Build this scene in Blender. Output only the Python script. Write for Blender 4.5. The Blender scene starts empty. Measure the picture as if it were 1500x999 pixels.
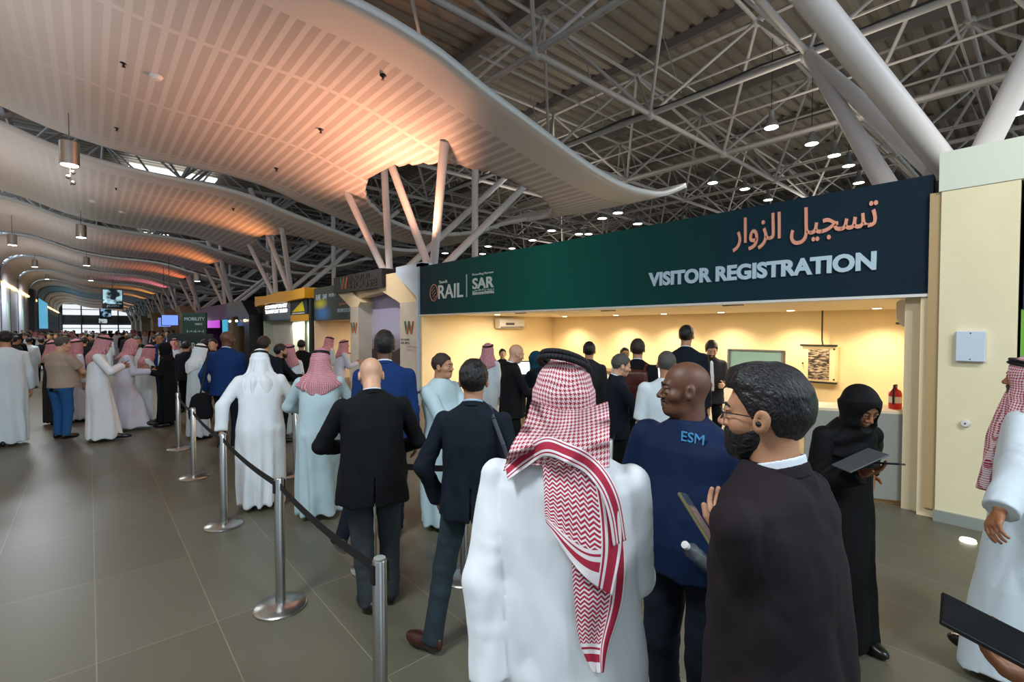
import bpy, bmesh, math, random
import numpy as np
from mathutils import Vector, Matrix, noise
C = bpy.context.scene.collection
PI = math.pi
random.seed(7)
# ---------------------------------------------------------------- camera
F = 700.0; CX, CY = 750.0, 499.5
TH = math.radians(41.5); PITCH = math.atan(17.5/700); CAMZ = 1.92
fwd = Vector((math.sin(TH)*math.cos(PITCH), math.cos(TH)*math.cos(PITCH), -math.sin(PITCH)))
right = Vector((math.cos(TH), -math.sin(TH), 0))
up = right.cross(fwd)
CAM = Vector((0, 0, CAMZ))
def ray(u, v): return fwd + right*((u-CX)/F) + up*((CY-v)/F)
def atz(u, v, z):
    d = ray(u, v); return CAM + d*((z-CAMZ)/d.z)
def atx(u, v, x):
    d = ray(u, v); return CAM + d*(x/d.x)
def aty(u, v, y):
    d = ray(u, v); return CAM + d*(y/d.y)
def atd(u, v, dep): return CAM + ray(u, v)*dep
cd = bpy.data.cameras.new('camera'); cam = bpy.data.objects.new('camera', cd); C.objects.link(cam)
cd.sensor_width = 36; cd.lens = 36*F/1500; cd.clip_end = 400; cd.clip_start = .05
m3 = Matrix((right, up, -fwd)).transposed()
cam.matrix_world = Matrix.Translation(CAM) @ m3.to_4x4()
bpy.context.scene.camera = cam
vs = bpy.context.scene.view_settings
vs.view_transform = 'Standard'; vs.look = 'None'; vs.gamma = 1; vs.exposure = 0; vs.use_curve_mapping = False

# ---------------------------------------------------------------- materials
def lin(c):
    if isinstance(c, str):
        c = tuple(int(c[i:i+2], 16)/255 for i in (0, 2, 4))
    return tuple(x/12.92 if x <= .04045 else ((x+.055)/1.055)**2.4 for x in c)
MATS = {}
def mat(name, col, rough=.6, metal=0., emit=0., bump=0., bscale=60., var=0., vscale=3., trans=0., sheen=0., alpha=1., stretch=None, spec=None):
    if name in MATS: return MATS[name]
    m = bpy.data.materials.new(name); m.use_nodes = True; MATS[name] = m
    nt = m.node_tree; b = nt.nodes['Principled BSDF']
    c = lin(col)+(1,)
    b.inputs['Base Color'].default_value = c
    b.inputs['Roughness'].default_value = rough
    b.inputs['Metallic'].default_value = metal
    if spec is not None: b.inputs['Specular IOR Level'].default_value = spec
    if emit:
        b.inputs['Emission Color'].default_value = c; b.inputs['Emission Strength'].default_value = emit
    if trans: b.inputs['Transmission Weight'].default_value = trans
    if sheen: b.inputs['Sheen Weight'].default_value = sheen
    tc = nt.nodes.new('ShaderNodeTexCoord'); src = tc.outputs['Object']
    if stretch:
        mp = nt.nodes.new('ShaderNodeMapping'); mp.inputs['Scale'].default_value = stretch
        nt.links.new(src, mp.inputs['Vector']); src = mp.outputs['Vector']
    if bump:
        n = nt.nodes.new('ShaderNodeTexNoise'); n.inputs['Scale'].default_value = bscale; n.inputs['Detail'].default_value = 4
        nt.links.new(src, n.inputs['Vector'])
        bp = nt.nodes.new('ShaderNodeBump'); bp.inputs['Strength'].default_value = bump; bp.inputs['Distance'].default_value = .01
        nt.links.new(n.outputs['Fac'], bp.inputs['Height']); nt.links.new(bp.outputs['Normal'], b.inputs['Normal'])
    if var:
        n = nt.nodes.new('ShaderNodeTexNoise'); n.inputs['Scale'].default_value = vscale; n.inputs['Detail'].default_value = 5
        nt.links.new(src, n.inputs['Vector'])
        r = nt.nodes.new('ShaderNodeValToRGB')
        r.color_ramp.elements[0].position = .3; r.color_ramp.elements[1].position = .7
        r.color_ramp.elements[0].color = tuple(x*(1-var) for x in c[:3])+(1,)
        r.color_ramp.elements[1].color = tuple(min(1, x*(1+var)) for x in c[:3])+(1,)
        nt.links.new(n.outputs['Fac'], r.inputs['Fac']); nt.links.new(r.outputs['Color'], b.inputs['Base Color'])
    return m
class NG:
    """tiny node helper"""
    def __init__(s, name):
        s.m = bpy.data.materials.new(name); s.m.use_nodes = True; s.nt = s.m.node_tree; s.b = s.nt.nodes['Principled BSDF']; MATS[name] = s.m
    def n(s, t, **kw):
        x = s.nt.nodes.new(t)
        for k, v in kw.items(): setattr(x, k, v)
        return x
    def l(s, a, b): s.nt.links.new(a, b)
    def math(s, op, a, b=None, c=None):
        x = s.n('ShaderNodeMath', operation=op)
        for i, q in enumerate((a, b, c)):
            if q is None: continue
            if isinstance(q, (int, float)): x.inputs[i].default_value = q
            else: s.l(q, x.inputs[i])
        return x.outputs[0]
    def mix(s, f, a, b):
        x = s.n('ShaderNodeMix', data_type='RGBA')
        for i, q in ((0, f), (6, a), (7, b)):
            if isinstance(q, (int, float)): x.inputs[i].default_value = q
            elif isinstance(q, tuple): x.inputs[i].default_value = q if len(q) == 4 else q+(1,)
            else: s.l(q, x.inputs[i])
        return x.outputs[2]

# ---------------------------------------------------------------- mesh builder
WP = {}
def setp(o, parent):
    if parent is None: return
    o.parent = parent
    if parent.name in WP: o.matrix_parent_inverse = Matrix.Translation(-Vector(WP[parent.name]))
class MB:
    def __init__(s): s.v = []; s.f = []; s.mi = []
    def add(s, vs_, fs, mi=0):
        k = len(s.v); s.v += [tuple(x) for x in vs_]
        for f in fs: s.f.append(tuple(i+k for i in f)); s.mi.append(mi)
        return s
    def box(s, x0, x1, y0, y1, z0, z1, mi=0):
        v = [(x, y, z) for x in (x0, x1) for y in (y0, y1) for z in (z0, z1)]
        return s.add(v, [(0,1,3,2), (4,6,7,5), (0,4,5,1), (2,3,7,6), (0,2,6,4), (1,5,7,3)], mi)
    def obox(s, c, ax, ay, az, mi=0):
        c, ax, ay, az = map(Vector, (c, ax, ay, az))
        v = [c+ax*i+ay*j+az*k for i in (-1, 1) for j in (-1, 1) for k in (-1, 1)]
        return s.add(v, [(0,1,3,2), (4,6,7,5), (0,4,5,1), (2,3,7,6), (0,2,6,4), (1,5,7,3)], mi)
    def tube(s, p0, p1, r, n=8, r1=None, mi=0, cap=True):
        p0, p1 = Vector(p0), Vector(p1); d = p1-p0
        if d.length < 1e-6: return s
        d.normalize(); a = d.orthogonal().normalized(); b = d.cross(a); r1 = r if r1 is None else r1
        v = []
        for p, q in ((p0, r), (p1, r1)):
            for i in range(n):
                t = 2*PI*i/n; v.append(p+(a*math.cos(t)+b*math.sin(t))*q)
        fs = [(i, (i+1) % n, n+(i+1) % n, n+i) for i in range(n)]
        if cap: fs += [tuple(range(n))[::-1], tuple(range(n, 2*n))]
        return s.add(v, fs, mi)
    def path(s, pts, r, n=6, mi=0):
        for a, b in zip(pts, pts[1:]): s.tube(a, b, r, n, mi=mi)
        return s
    def lathe(s, prof, c=(0, 0, 0), n=24, mi=0, axis='z'):
        c = Vector(c); v = []
        for r, z in prof:
            for i in range(n):
                t = 2*PI*i/n
                p = (r*math.cos(t), r*math.sin(t), z)
                if axis == 'y': p = (p[0], p[2], p[1])
                if axis == 'x': p = (p[2], p[0], p[1])
                v.append(c+Vector(p))
        m = len(prof)
        fs = [(j*n+i, j*n+(i+1) % n, (j+1)*n+(i+1) % n, (j+1)*n+i) for j in range(m-1) for i in range(n)]
        fs += [tuple(range(n))[::-1], tuple(range((m-1)*n, m*n))]
        return s.add(v, fs, mi)
    def sph(s, c, r, n=10, mi=0, sc=(1, 1, 1)):
        c = Vector(c); m = max(4, n//2+1); v = [c+Vector((0, 0, r*sc[2]))]
        for j in range(1, m):
            p = PI*j/m
            for i in range(n):
                t = 2*PI*i/n; v.append(c+Vector((r*sc[0]*math.sin(p)*math.cos(t), r*sc[1]*math.sin(p)*math.sin(t), r*sc[2]*math.cos(p))))
        v.append(c-Vector((0, 0, r*sc[2])))
        fs = [(0, 1+i, 1+(i+1) % n) for i in range(n)]
        for j in range(m-2):
            for i in range(n): fs.append((1+j*n+i, 1+(j+1)*n+i, 1+(j+1)*n+(i+1) % n, 1+j*n+(i+1) % n))
        k = len(v)-1; fs += [(k, 1+(m-2)*n+(i+1) % n, 1+(m-2)*n+i) for i in range(n)]
        return s.add(v, fs, mi)
    def prism(s, poly, o, ex, ey, ez, mi=0):
        """poly in (ex,ey) plane at o, extruded by ez vector"""
        o, ex, ey, ez = map(Vector, (o, ex, ey, ez)); n = len(poly)
        v = [o+ex*a+ey*b for a, b in poly]+[o+ex*a+ey*b+ez for a, b in poly]
        return s.add(v, [tuple(range(n))[::-1], tuple(range(n, 2*n))]+[(i, (i+1) % n, n+(i+1) % n, n+i) for i in range(n)], mi)
    def build(s, name, mats, parent=None, smooth=False, bevel=0., fixn=True):
        me = bpy.data.meshes.new(name); me.from_pydata(s.v, [], s.f)
        if not isinstance(mats, (list, tuple)): mats = [mats]
        for m in mats: me.materials.append(m)
        if len(mats) > 1: me.polygons.foreach_set('material_index', s.mi)
        if fixn:
            bm = bmesh.new(); bm.from_mesh(me); bmesh.ops.recalc_face_normals(bm, faces=bm.faces); bm.to_mesh(me); bm.free()
        if smooth:
            me.shade_smooth()
            try: me.set_sharp_from_angle(angle=math.radians(40))
            except Exception: pass
        o = bpy.data.objects.new(name, me); C.objects.link(o)
        setp(o, parent)
        if bevel:
            b = o.modifiers.new('bevel', 'BEVEL'); b.width = bevel; b.segments = 2; b.limit_method = 'ANGLE'
        return o
def tag(o, label=None, cat=None, group=None, kind=None):
    if label: o['label'] = label
    if cat: o['category'] = cat
    if group: o['group'] = group
    if kind: o['kind'] = kind
    return o
def empty(name, loc=(0, 0, 0), rz=0, label=None, cat=None, group=None):
    o = bpy.data.objects.new(name, None); C.objects.link(o); o.location = loc; o.rotation_euler.z = rz
    o.empty_display_size = .1
    return tag(o, label, cat, group)
def wempty(name, loc, label=None, cat=None, group=None):
    o = empty(name, loc, 0, label, cat, group); WP[o.name] = tuple(loc); return o
def struct(o): o['kind'] = 'structure'; return o
def copy_tree(o, parent=None):
    c = o.copy(); C.objects.link(c)
    if parent: c.parent = parent
    for ch in o.children: copy_tree(ch, c)
    return c
def text(s, name, o, ex, ey, size, material, parent=None, width=None, height=None, off=0., align='LEFT', depth=.012, rtl=False):
    """text laid on the plane at o spanned by unit vectors ex (reading direction), ey (up)"""
    cu = bpy.data.curves.new(name, 'FONT'); cu.body = s[::-1] if rtl else s; cu.size = size; cu.offset = off; cu.extrude = depth/2
    cu.align_x = align; cu.resolution_u = 4
    t = bpy.data.objects.new('tmp', cu); C.objects.link(t)
    bpy.context.view_layer.update()
    me = bpy.data.meshes.new_from_object(t.evaluated_get(bpy.context.evaluated_depsgraph_get()))
    C.objects.unlink(t); bpy.data.objects.remove(t)
    n = len(me.vertices); a = np.zeros(n*3); me.vertices.foreach_get('co', a); a = a.reshape(-1, 3)
    if n:
        w = a[:, 0].max()-a[:, 0].min(); h = a[:, 1].max()-a[:, 1].min()
        if width: 
            x0 = a[:, 0].min(); a[:, 0] = (a[:, 0]-x0)*width/w
        if height:
            y0 = a[:, 1].min(); a[:, 1] = (a[:, 1]-y0)*height/h
    ex, ey = Vector(ex).normalized(), Vector(ey).normalized(); ez = ex.cross(ey)
    R = np.array([ex, ey, ez]); a = a@R+np.array(o)
    me.vertices.foreach_set('co', a.ravel()); me.materials.clear(); me.materials.append(material); me.update()
    me.name = name
    ob = bpy.data.objects.new(name, me); C.objects.link(ob)
    setp(ob, parent)
    return ob
def light(name, typ, loc, energy, col=(1, 1, 1), size=.2, target=None, angle=90, blend=.5, sizey=None, spread=None):
    d = bpy.data.lights.new(name, typ); d.energy = energy; d.color = col
    if typ == 'AREA':
        d.size = size
        if sizey: d.shape = 'RECTANGLE'; d.size_y = sizey
        if spread: d.spread = math.radians(spread)
    elif typ in ('POINT', 'SPOT'): d.shadow_soft_size = size
    if typ == 'SPOT': d.spot_size = math.radians(angle); d.spot_blend = blend
    o = bpy.data.objects.new(name, d); C.objects.link(o); o.location = loc
    if target is not None:
        o.rotation_euler = (Vector(target)-Vector(loc)).to_track_quat('-Z', 'Y').to_euler()
    return o
# ================================================================ materials
M_white = mat('white_paint', 'dcdcd8', .5)
M_cream = mat('cream_wall', 'e6dcb8', .75, bump=.15, bscale=90, var=.03)
M_warmwall = mat('warm_wall', 'f0dcb0', .8, bump=.1, bscale=80)
M_steel = mat('brushed_steel', 'b4b4b0', .28, 1., bump=.05, bscale=200)
M_black = mat('black_satin', '14161a', .45)
M_blackrub = mat('black_rubber', '0c0c0e', .7)
M_tube = mat('white_tube', 'd6cfcb', .42)
M_tube_frame = mat('frame_tube', 'a59f9a', .5)
M_deck = mat('roof_deck_metal', '80776b', .55, .1, var=.15, vscale=.4)
M_concrete = mat('concrete_cladding', 'c4beb0', .8, bump=.4, bscale=30, var=.08)
M_dark = mat('dark_board', '1e2220', .5)
M_lamp = mat('lamp_glow', 'fff6e6', .5, emit=9)
M_lampsoft = mat('lamp_glow_soft', 'f2f4f0', .5, emit=3)
M_pink = mat('salmon_letters', 'e59c80', .5)
M_lightblue = mat('pale_letters', 'b6cfdc', .5)
M_grey = mat('grey_metal', '6e6f70', .5)

# floor
g = NG('floor_tiles')
tc = g.n('ShaderNodeTexCoord')
br = g.n('ShaderNodeTexBrick', offset=0, squash=1)
br.inputs['Scale'].default_value = 1; br.inputs['Mortar Size'].default_value = .0035; br.inputs['Brick Width'].default_value = .6; br.inputs['Row Height'].default_value = 1.2
br.inputs['Color1'].default_value = lin('625f50')+(1,); br.inputs['Color2'].default_value = lin('5b5849')+(1,); br.inputs['Mortar'].default_value = lin('807c68')+(1,)
br.inputs['Mortar Smooth'].default_value = .3
g.l(tc.outputs['Object'], br.inputs['Vector'])
nz = g.n('ShaderNodeTexNoise'); nz.inputs['Scale'].default_value = .9; nz.inputs['Detail'].default_value = 3; g.l(tc.outputs['Object'], nz.inputs['Vector'])
mx = g.n('ShaderNodeMix', data_type='RGBA', blend_type='MULTIPLY'); mx.inputs[0].default_value = .5
g.l(br.outputs['Color'], mx.inputs[6])
cr = g.n('ShaderNodeValToRGB'); cr.color_ramp.elements[0].color = (.86, .86, .86, 1); cr.color_ramp.elements[0].position = .3; cr.color_ramp.elements[1].position = .7
g.l(nz.outputs['Fac'], cr.inputs['Fac']); g.l(cr.outputs['Color'], mx.inputs[7]); g.l(mx.outputs[2], g.b.inputs['Base Color'])
rr = g.n('ShaderNodeMapRange'); rr.inputs['To Min'].default_value = .34; rr.inputs['To Max'].default_value = .42; g.l(nz.outputs['Fac'], rr.inputs['Value']); g.l(rr.outputs['Result'], g.b.inputs['Roughness'])
M_floor = g.m
struct(MB().box(-6, 70, -14, 152, -.2, 0).build('floor', M_floor))

# ================================================================ roof deck + space frame
mb = MB(); prof = []
y = -9.0
while y < 110:
    prof += [(y, 11.6), (y+.22, 11.6), (y+.28, 11.72), (y+.44, 11.72)]; y += .5
for (ya, za), (yb, zb) in zip(prof, prof[1:]):
    mb.add([(-6, ya, za), (62, ya, za), (62, yb, zb), (-6, yb, zb)], [(0, 1, 2, 3)])
mb.box(-6, 62, -9, 110, 11.9, 12.0); mb.box(-6, 62, 110, 152, 11.6, 12)
struct(mb.build('ceiling', M_deck, fixn=False))
mb = MB()
for i in range(16):
    x = 5.35+4.7*(i-2); mb.box(x-.09, x+.09, -9, 110, 11.3, 11.6)
struct(mb.build('trim_1', mat('purlin_paint', '6f6862', .5)))
DX, DY, ZL, ZU = 4.7, 4.1, 8.2, 10.9
nx, ny = 14, 25
LN = lambda i, j: Vector((7.7+DX*(i-3), 3.82+DY*(j-2), ZL))
UN = lambda i, j: Vector((7.7+DX*(i-2.5), 3.82+DY*(j-1.5), ZU))
mem = []
for i in range(nx):
    for j in range(ny):
        if i < nx-1: mem.append((LN(i, j), LN(i+1, j), .075, 'lower_chord')); mem.append((UN(i, j), UN(i+1, j), .06, 'upper_chord'))
        if j < ny-1: mem.append((LN(i, j), LN(i, j+1), .075, 'lower_chord')); mem.append((UN(i, j), UN(i, j+1), .06, 'upper_chord'))
        for di in (0, -1):
            for dj in (0, -1):
                if 0 <= i+di and 0 <= j+dj: mem.append((LN(i, j), UN(i+di, j+dj), .05, 'web_bar'))
def proj(p):
    d = p-CAM; w = d.dot(fwd)
    return None if w < .5 else (CX+F*d.dot(right)/w, CY-F*d.dot(up)/w, w)
def hidden_above(u, v):
    # roughly where wavy panels cover the frame
    return u < 560 and v < 130
sc_ = []
for k, (a, b, r, nm) in enumerate(mem):
    s_ = 0
    for t in (.1, .3, .5, .7, .9):
        q = proj(a.lerp(b, t))
        if q and 0 < q[0] < 1500 and 0 < q[1] < 450 and not (q[0] < 545+(q[1]*1.15)): s_ += 1/q[2]**2
    sc_.append((s_, k))
sc_.sort(reverse=True)
big = {k for s_, k in sc_[:95] if s_ > 0}
SF = empty('space_frame', (7.7, 3.82, ZL), 0, 'grey tubular steel space frame carrying the roof above the whole hall', 'roof truss')
WP[SF.name] = (7.7, 3.82, ZL)
rest = {'lower_chord': MB(), 'upper_chord': MB(), 'web_bar': MB()}
for k, (a, b, r, nm) in enumerate(mem):
    if k in big: MB().tube(a, b, r, 10).build(nm, M_tube_frame, SF, smooth=True)
    else: rest[nm].tube(a, b, r, 5, cap=False)
for nm, m_ in rest.items(): tag(m_.build(nm, M_tube_frame, SF, fixn=False), kind='stuff')
nl = []
for i in range(nx):
    for j in range(ny):
        for P_ in (LN(i, j), UN(i, j)):
            q = proj(P_)
            nl.append((-(1/q[2]) if q and 0 < q[0] < 1500 and 0 < q[1] < 480 else 0, len(nl), P_))
nl.sort(key=lambda t: t[:2]); far = MB()
for n_, (s_, _, P_) in enumerate(nl):
    if n_ < 24: MB().sph(P_, .17, 12).build('node_ball', M_tube_frame, SF, smooth=True)
    else: far.sph(P_, .15, 6)
tag(far.build('node_ball', M_tube_frame, SF, smooth=True), kind='stuff')
# secondary clutter: sprinkler pipes and cable trays under the roof of the hall behind the booths
random.seed(3)
m1 = MB(); m2 = MB()
for i in range(2, 26):
    x = 9+i*2.2; m1.tube((x, -8, 8.75+.2*(i % 3)), (x, 100, 8.75+.2*(i % 3)), .035, 6)
for j in range(36):
    yy = -7+j*2.9; m1.tube((8, yy, 9.3), (60, yy, 9.3), .03, 6)
    for i in range(2, 26, 3): m1.tube((9+i*2.2, yy, 9.0), (9+i*2.2, yy+.8, 11.5), .02, 4)
tag(m1.build('sprinkler_pipework', M_tube_frame), 'thin grey sprinkler pipes and hangers under the roof behind the booths', 'pipework')
m2 = MB(); pts = [LN(4, j)+Vector((.05, 0, .14)) for j in range(0, 8)]
P2 = []
for a, b in zip(pts, pts[1:]):
    for k in range(8):
        p = a.lerp(b, k/8); P2.append(p+Vector((.02*math.sin(k*2.1), 0, .03*math.sin(k*PI/4))))
m2.path(P2, .035, 6); m2.path([p+Vector((.1, 0, .03)) for p in P2], .025, 6)
tag(m2.build('cable_run', M_black), 'black electric cables clipped along a lower tube of the roof frame', 'cable')

# ================================================================ wavy ceiling panels
PROF = [(-5.0, 5.65), (-4.98, 6.2), (-4.85, 6.8), (-4.5, 7.3), (-3.9, 7.58), (-3.1, 7.65), (-2.4, 7.55), (-1.6, 7.3), (-.7, 6.98), (.3, 6.78), (1.3, 6.68), (2.4, 6.64), (3.4, 6.6), (4.4, 6.45), (5.4, 6.15), (6.4, 5.9), (7.4, 5.65), (8.4, 5.42), (9.4, 5.28), (10.4, 5.28), (11.4, 5.42), (12.5, 5.85)]
def cr_spline(P, t):
    n = len(P)-1; i = min(int(t), n-1); f = t-i
    p0, p1, p2, p3 = P[max(i-1, 0)], P[i], P[i+1], P[min(i+2, n)]
    return tuple(.5*((2*b)+(-a+c)*f+(2*a-5*b+4*c-d)*f*f+(-a+3*b-3*c+d)*f**3) for a, b, c, d in zip(p0, p1, p2, p3))
g = NG('ceiling_panel_skin')
tc = g.n('ShaderNodeTexCoord'); sx = g.n('ShaderNodeSeparateXYZ'); g.l(tc.outputs['UV'], sx.inputs[0])
U_, V_ = sx.outputs[0], sx.outputs[1]      # U across hall in metres, V along hall in metres
st = g.math('FRACT', g.math('DIVIDE', U_, .235))
s1 = g.math('LESS_THAN', st, .6)
ed = g.math('GREATER_THAN', V_, .9); ed2 = g.math('LESS_THAN', V_, 9.4)
se = g.math('LESS_THAN', g.math('FRACT', g.math('DIVIDE', g.math('ADD', V_, .6), 3.3)), .965)
fd = g.n('ShaderNodeMapRange'); fd.inputs['From Min'].default_value = 4.5; fd.inputs['From Max'].default_value = 9.0; g.l(U_, fd.inputs['Value'])
k_ = g.math('MULTIPLY', g.math('MULTIPLY', g.math('MULTIPLY', s1, se), g.math('MULTIPLY', ed, ed2)), fd.outputs['Result'])
g.l(g.mix(k_, lin('d4cdc8'), lin('b8afaa')), g.b.inputs['Base Color'])
g.b.inputs['Roughness'].default_value = .5
M_panel = g.m
HC = (8.3, 2.5, 3.1)   # hole centre x, half width x, half width y
def wavy(idx, yc, y0, y1, label, du=.16, dv=.2):
    nu = int(19.5/du*1.0); nv = max(6, int((y1-y0)/dv))
    T = [k*(len(PROF)-1)/nu for k in range(nu+1)]; pr = [cr_spline(PROF, t) for t in T]
    arc = [0]
    for a, b in zip(pr, pr[1:]): arc.append(arc[-1]+math.hypot(b[0]-a[0], b[1]-a[1]))
    V, UV = [], []
    for j in range(nv+1):
        f = j/nv; y = y0+(y1-y0)*f
        # right edge is scalloped round the tree column
        lim = 12.5-1.0*math.exp(-((y-yc-.6)/2.6)**2)
        for (x, z), s in zip(pr, arc):
            if x > 7.5: xx = 7.5+(x-7.5)*(lim-7.5)/5.0
            else: xx = x
            V.append([xx, y, z]); UV.append((s, f*(y1-y0)))
    E = lambda p: ((p[0]-HC[0])/HC[1])**2+((p[1]-yc)/HC[2])**2
    W = nu+1; F_ = []
    for j in range(nv):
        for i in range(nu):
            q = [j*W+i, j*W+i+1, (j+1)*W+i+1, (j+1)*W+i]
            cx_ = [sum(V[k][0] for k in q)/4, sum(V[k][1] for k in q)/4]
            if E(cx_) > 1: F_.append(q)
    used = sorted({k for q in F_ for k in q})
    for k in used:
        e = E(V[k])
        if e < 1:
            s = 1/math.sqrt(e); V[k][0] = HC[0]+(V[k][0]-HC[0])*s; V[k][1] = yc+(V[k][1]-yc)*s
    mp_ = {k: n for n, k in enumerate(used)}
    me = bpy.data.meshes.new('ceiling_panel'); me.from_pydata([V[k] for k in used], [], [[mp_[k] for k in q] for q in F_])
    uvl = me.uv_layers.new(name='uv')
    vi = np.zeros(len(me.loops), dtype=int); me.loops.foreach_get('vertex_index', vi)
    uvl.data.foreach_set('uv', np.array([UV[k] for k in used])[vi].ravel())
    me.materials.append(M_panel); me.materials.append(M_white)
    me.flip_normals(); me.shade_smooth()
    o = bpy.data.objects.new('ceiling_panel', me); C.objects.link(o)
    so = o.modifiers.new('thickness', 'SOLIDIFY'); so.thickness = .13; so.offset = -1; so.material_offset_rim = 1
    tag(o, label, 'ceiling panel', 'wavy suspended ceiling panels')
    return o
ords = ['nearest', 'second', 'third', 'fourth', 'fifth', 'sixth', 'seventh', 'eighth', 'ninth', 'tenth', 'eleventh', 'twelfth']
PAN = []
for i in range(12):
    yc = 11.9+11.8*i
    lab = 'nearest and largest wavy white ceiling panel with an oval opening, lit orange' if i == 0 else \
        'wavy white ceiling panel with an orange glow, %s away from the camera' % ords[i]
    PAN.append(wavy(i, yc, yc-5.1, yc+4.9, lab, *((.16, .2) if i < 2 else (.4, .5))))
# small fittings under the first two panels: sprinklers and detectors
def under(u, v):
    lo, hi = 3., 40.
    for _ in range(40):
        mid = (lo+hi)/2; p = CAM+ray(u, v)*mid
        x = min(max(p.x, -4.9), 12.4)
        zz = next((a[1]+(b[1]-a[1])*(x-a[0])/(b[0]-a[0]) for a, b in zip(PROF, PROF[1:]) if a[0] <= x <= b[0]), 6)
        if p.z > zz: hi = mid
        else: lo = mid
    return CAM+ray(u, v)*lo
for k, (u, v) in enumerate([(181, 92), (171, 187), (470, 190), (561, 111), (405, 247), (170, 275), (342, 306)]):
    p = under(u, v)
    m_ = MB().lathe([(.0, .04), (.05, .03), (.06, 0), (.02, -.03), (.02, -.07), (.035, -.075), (.0, -.08)], p, 12)
    tag(m_.build('ceiling_sprinkler', M_black, smooth=True), 'small dark sprinkler head under the wavy ceiling', 'sprinkler', 'sprinkler heads on the wavy ceiling')
for k, (u, v, lb) in enumerate([(229, 111, 'white round smoke detector on the nearest wavy panel'), (136, 294, 'left white smoke detector under the second wavy panel'), (179, 310, 'right white smoke detector under the second wavy panel')]):
    p = under(u, v)
    tag(MB().lathe([(.0, .03), (.11, .02), (.11, -.02), (.07, -.07), (0, -.08)], p, 20).build('smoke_detector', M_white, smooth=True), lb, 'smoke detector')
# white hanger rods between the panels and the frame
hr = [(161, 212, 16.9), (343, 250, 16.9), (296, 240, 17.9), (110, 200, 17.5)]

# ================================================================ tree columns
def tree(yc, label, full=True):
    R_ = .105
    t = wempty('tree_column', (6.9, yc, 3.4), label, 'column', 'branching tube columns along the booths')
    f2 = Vector((6.9, yc-.9, 3.3)); f1 = Vector((6.9, yc+1.5, 3.3))
    S = [(f1, (5.9, yc+2.3, 6.05)), (f1, (6.6, yc+1.4, 8.2)), (f2, (5.5, yc+.2, 8.2)), (f2, (5.9, yc-3.0, 6.05)),
         (f2, (12.4, yc-.6, 8.2)), (f1, (12.4, yc+1.7, 8.2)), (Vector((9.3, yc+.4, 3.0)), (9.3, yc+.4, 8.2))]
    for a, b in (S if full else S[:6]):
        MB().tube(a, b, R_, 14).build('strut', M_tube, t, smooth=True)
    MB().box(6.8, 7.3, yc-1.3, yc+1.9, 0, 3.35).build('pier', M_concrete, t)
for i in range(1, 12):
    tree(11.9-.0+11.8*(i-1), ['tree column of thick white tubes rising behind the green registration sign, nearest of the row'][0] if i == 1 else
         'branching white tube column, %s back from the nearest along the booth row' % ords[i-1], i < 5)
t0 = wempty('tree_column', (6.9, .6, 3.5), 'big white tubes spreading up from the cream pillar at the right', 'column', 'branching tube columns along the booths')
fa = atx(1388, 247, 6.95); fb = atx(1434, 235, 6.95)
MB().tube(fa, atd(1175, -18, 4.35), .125, 20).build('strut', M_tube, t0, smooth=True)
D_ = LN(4, 2)
MB().tube(atx(1374, 250, 7.1), D_, .12, 16).build('strut', M_tube, t0, smooth=True)
MB().tube(atx(1306, 285, 7.3), D_, .12, 16).build('strut', M_tube, t0, smooth=True)
MB().tube(fb, atd(1530, 40, 4.5), .11, 20).build('strut', M_tube, t0, smooth=True)

# ================================================================ lamps
def pendant(p, r, h, label, rod=2.2):
    t = wempty('pendant_lamp', tuple(p), label, 'pendant lamp', 'cylinder pendant lamps over the corridor')
    p = Vector(p)
    MB().lathe([(r*.9, 0), (r, .0), (r, h), (r*.8, h+.02), (0, h+.03)], p, 24).build('housing', M_steel, t, smooth=True)
    MB().lathe([(0, .01), (r*.88, .01), (r*.88, .03), (0, .03)], p-Vector((0, 0, .02)), 24).build('lens', M_lamp, t)
    MB().tube(p+Vector((0, 0, h)), p+Vector((0, 0, h+rod)), .012, 6).build('rod', M_grey, t)
for (u, v, dep, lb) in [(102, 242, 11, 'nearest big steel cylinder pendant lamp over the corridor'), (119, 348, 20, 'second largest cylinder pendant lamp, right of the first ceiling gap'),
                        (18, 359, 24, 'cylinder pendant lamp at the left frame edge'), (127, 389, 31, 'cylinder pendant lamp in front of the fourth wavy panel'),
                        (51, 391, 36, 'small cylinder pendant lamp near the left wall'), (133, 411, 44, 'small distant cylinder pendant lamp over the middle'),
                        (69, 409, 50, 'tiny distant cylinder pendant lamp near the left wall'), (289, 412, 33, 'cylinder pendant lamp beside the third tree column')]:
    pendant(atd(u, v, dep), .18, .52, lb)
m_ = MB(); p = atd(103, 249, 11)
m_.tube(p+Vector((0, 0, .1)), p-Vector((0, 0, .35)), .015, 6)
for k in range(3): m_.sph(p+Vector((.04*(-1)**k, 0, -.05-.12*k)), .05, 10)
tag(m_.build('camera_cluster', M_steel, smooth=True), 'small cluster of cameras hanging under the nearest cylinder lamp', 'security camera')
HB = [(1130, 187, 14.2), (1189, 211, 17), (1222, 228, 20), (1243, 243, 23), (1258, 268, 29), (1488, 167, 12.5), (1091, 277, 30), (1125, 293, 36), (1044, 268, 26),
      (905, 312, 42), (833, 302, 38), (848, 343, 50), (808, 338, 46), (882, 320, 44), (934, 328, 52), (862, 343, 55), (715, 361, 60), (780, 352, 62), (652, 371, 60), (707, 372, 68), (750, 364, 66), (1001, 328, 48)]
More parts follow.
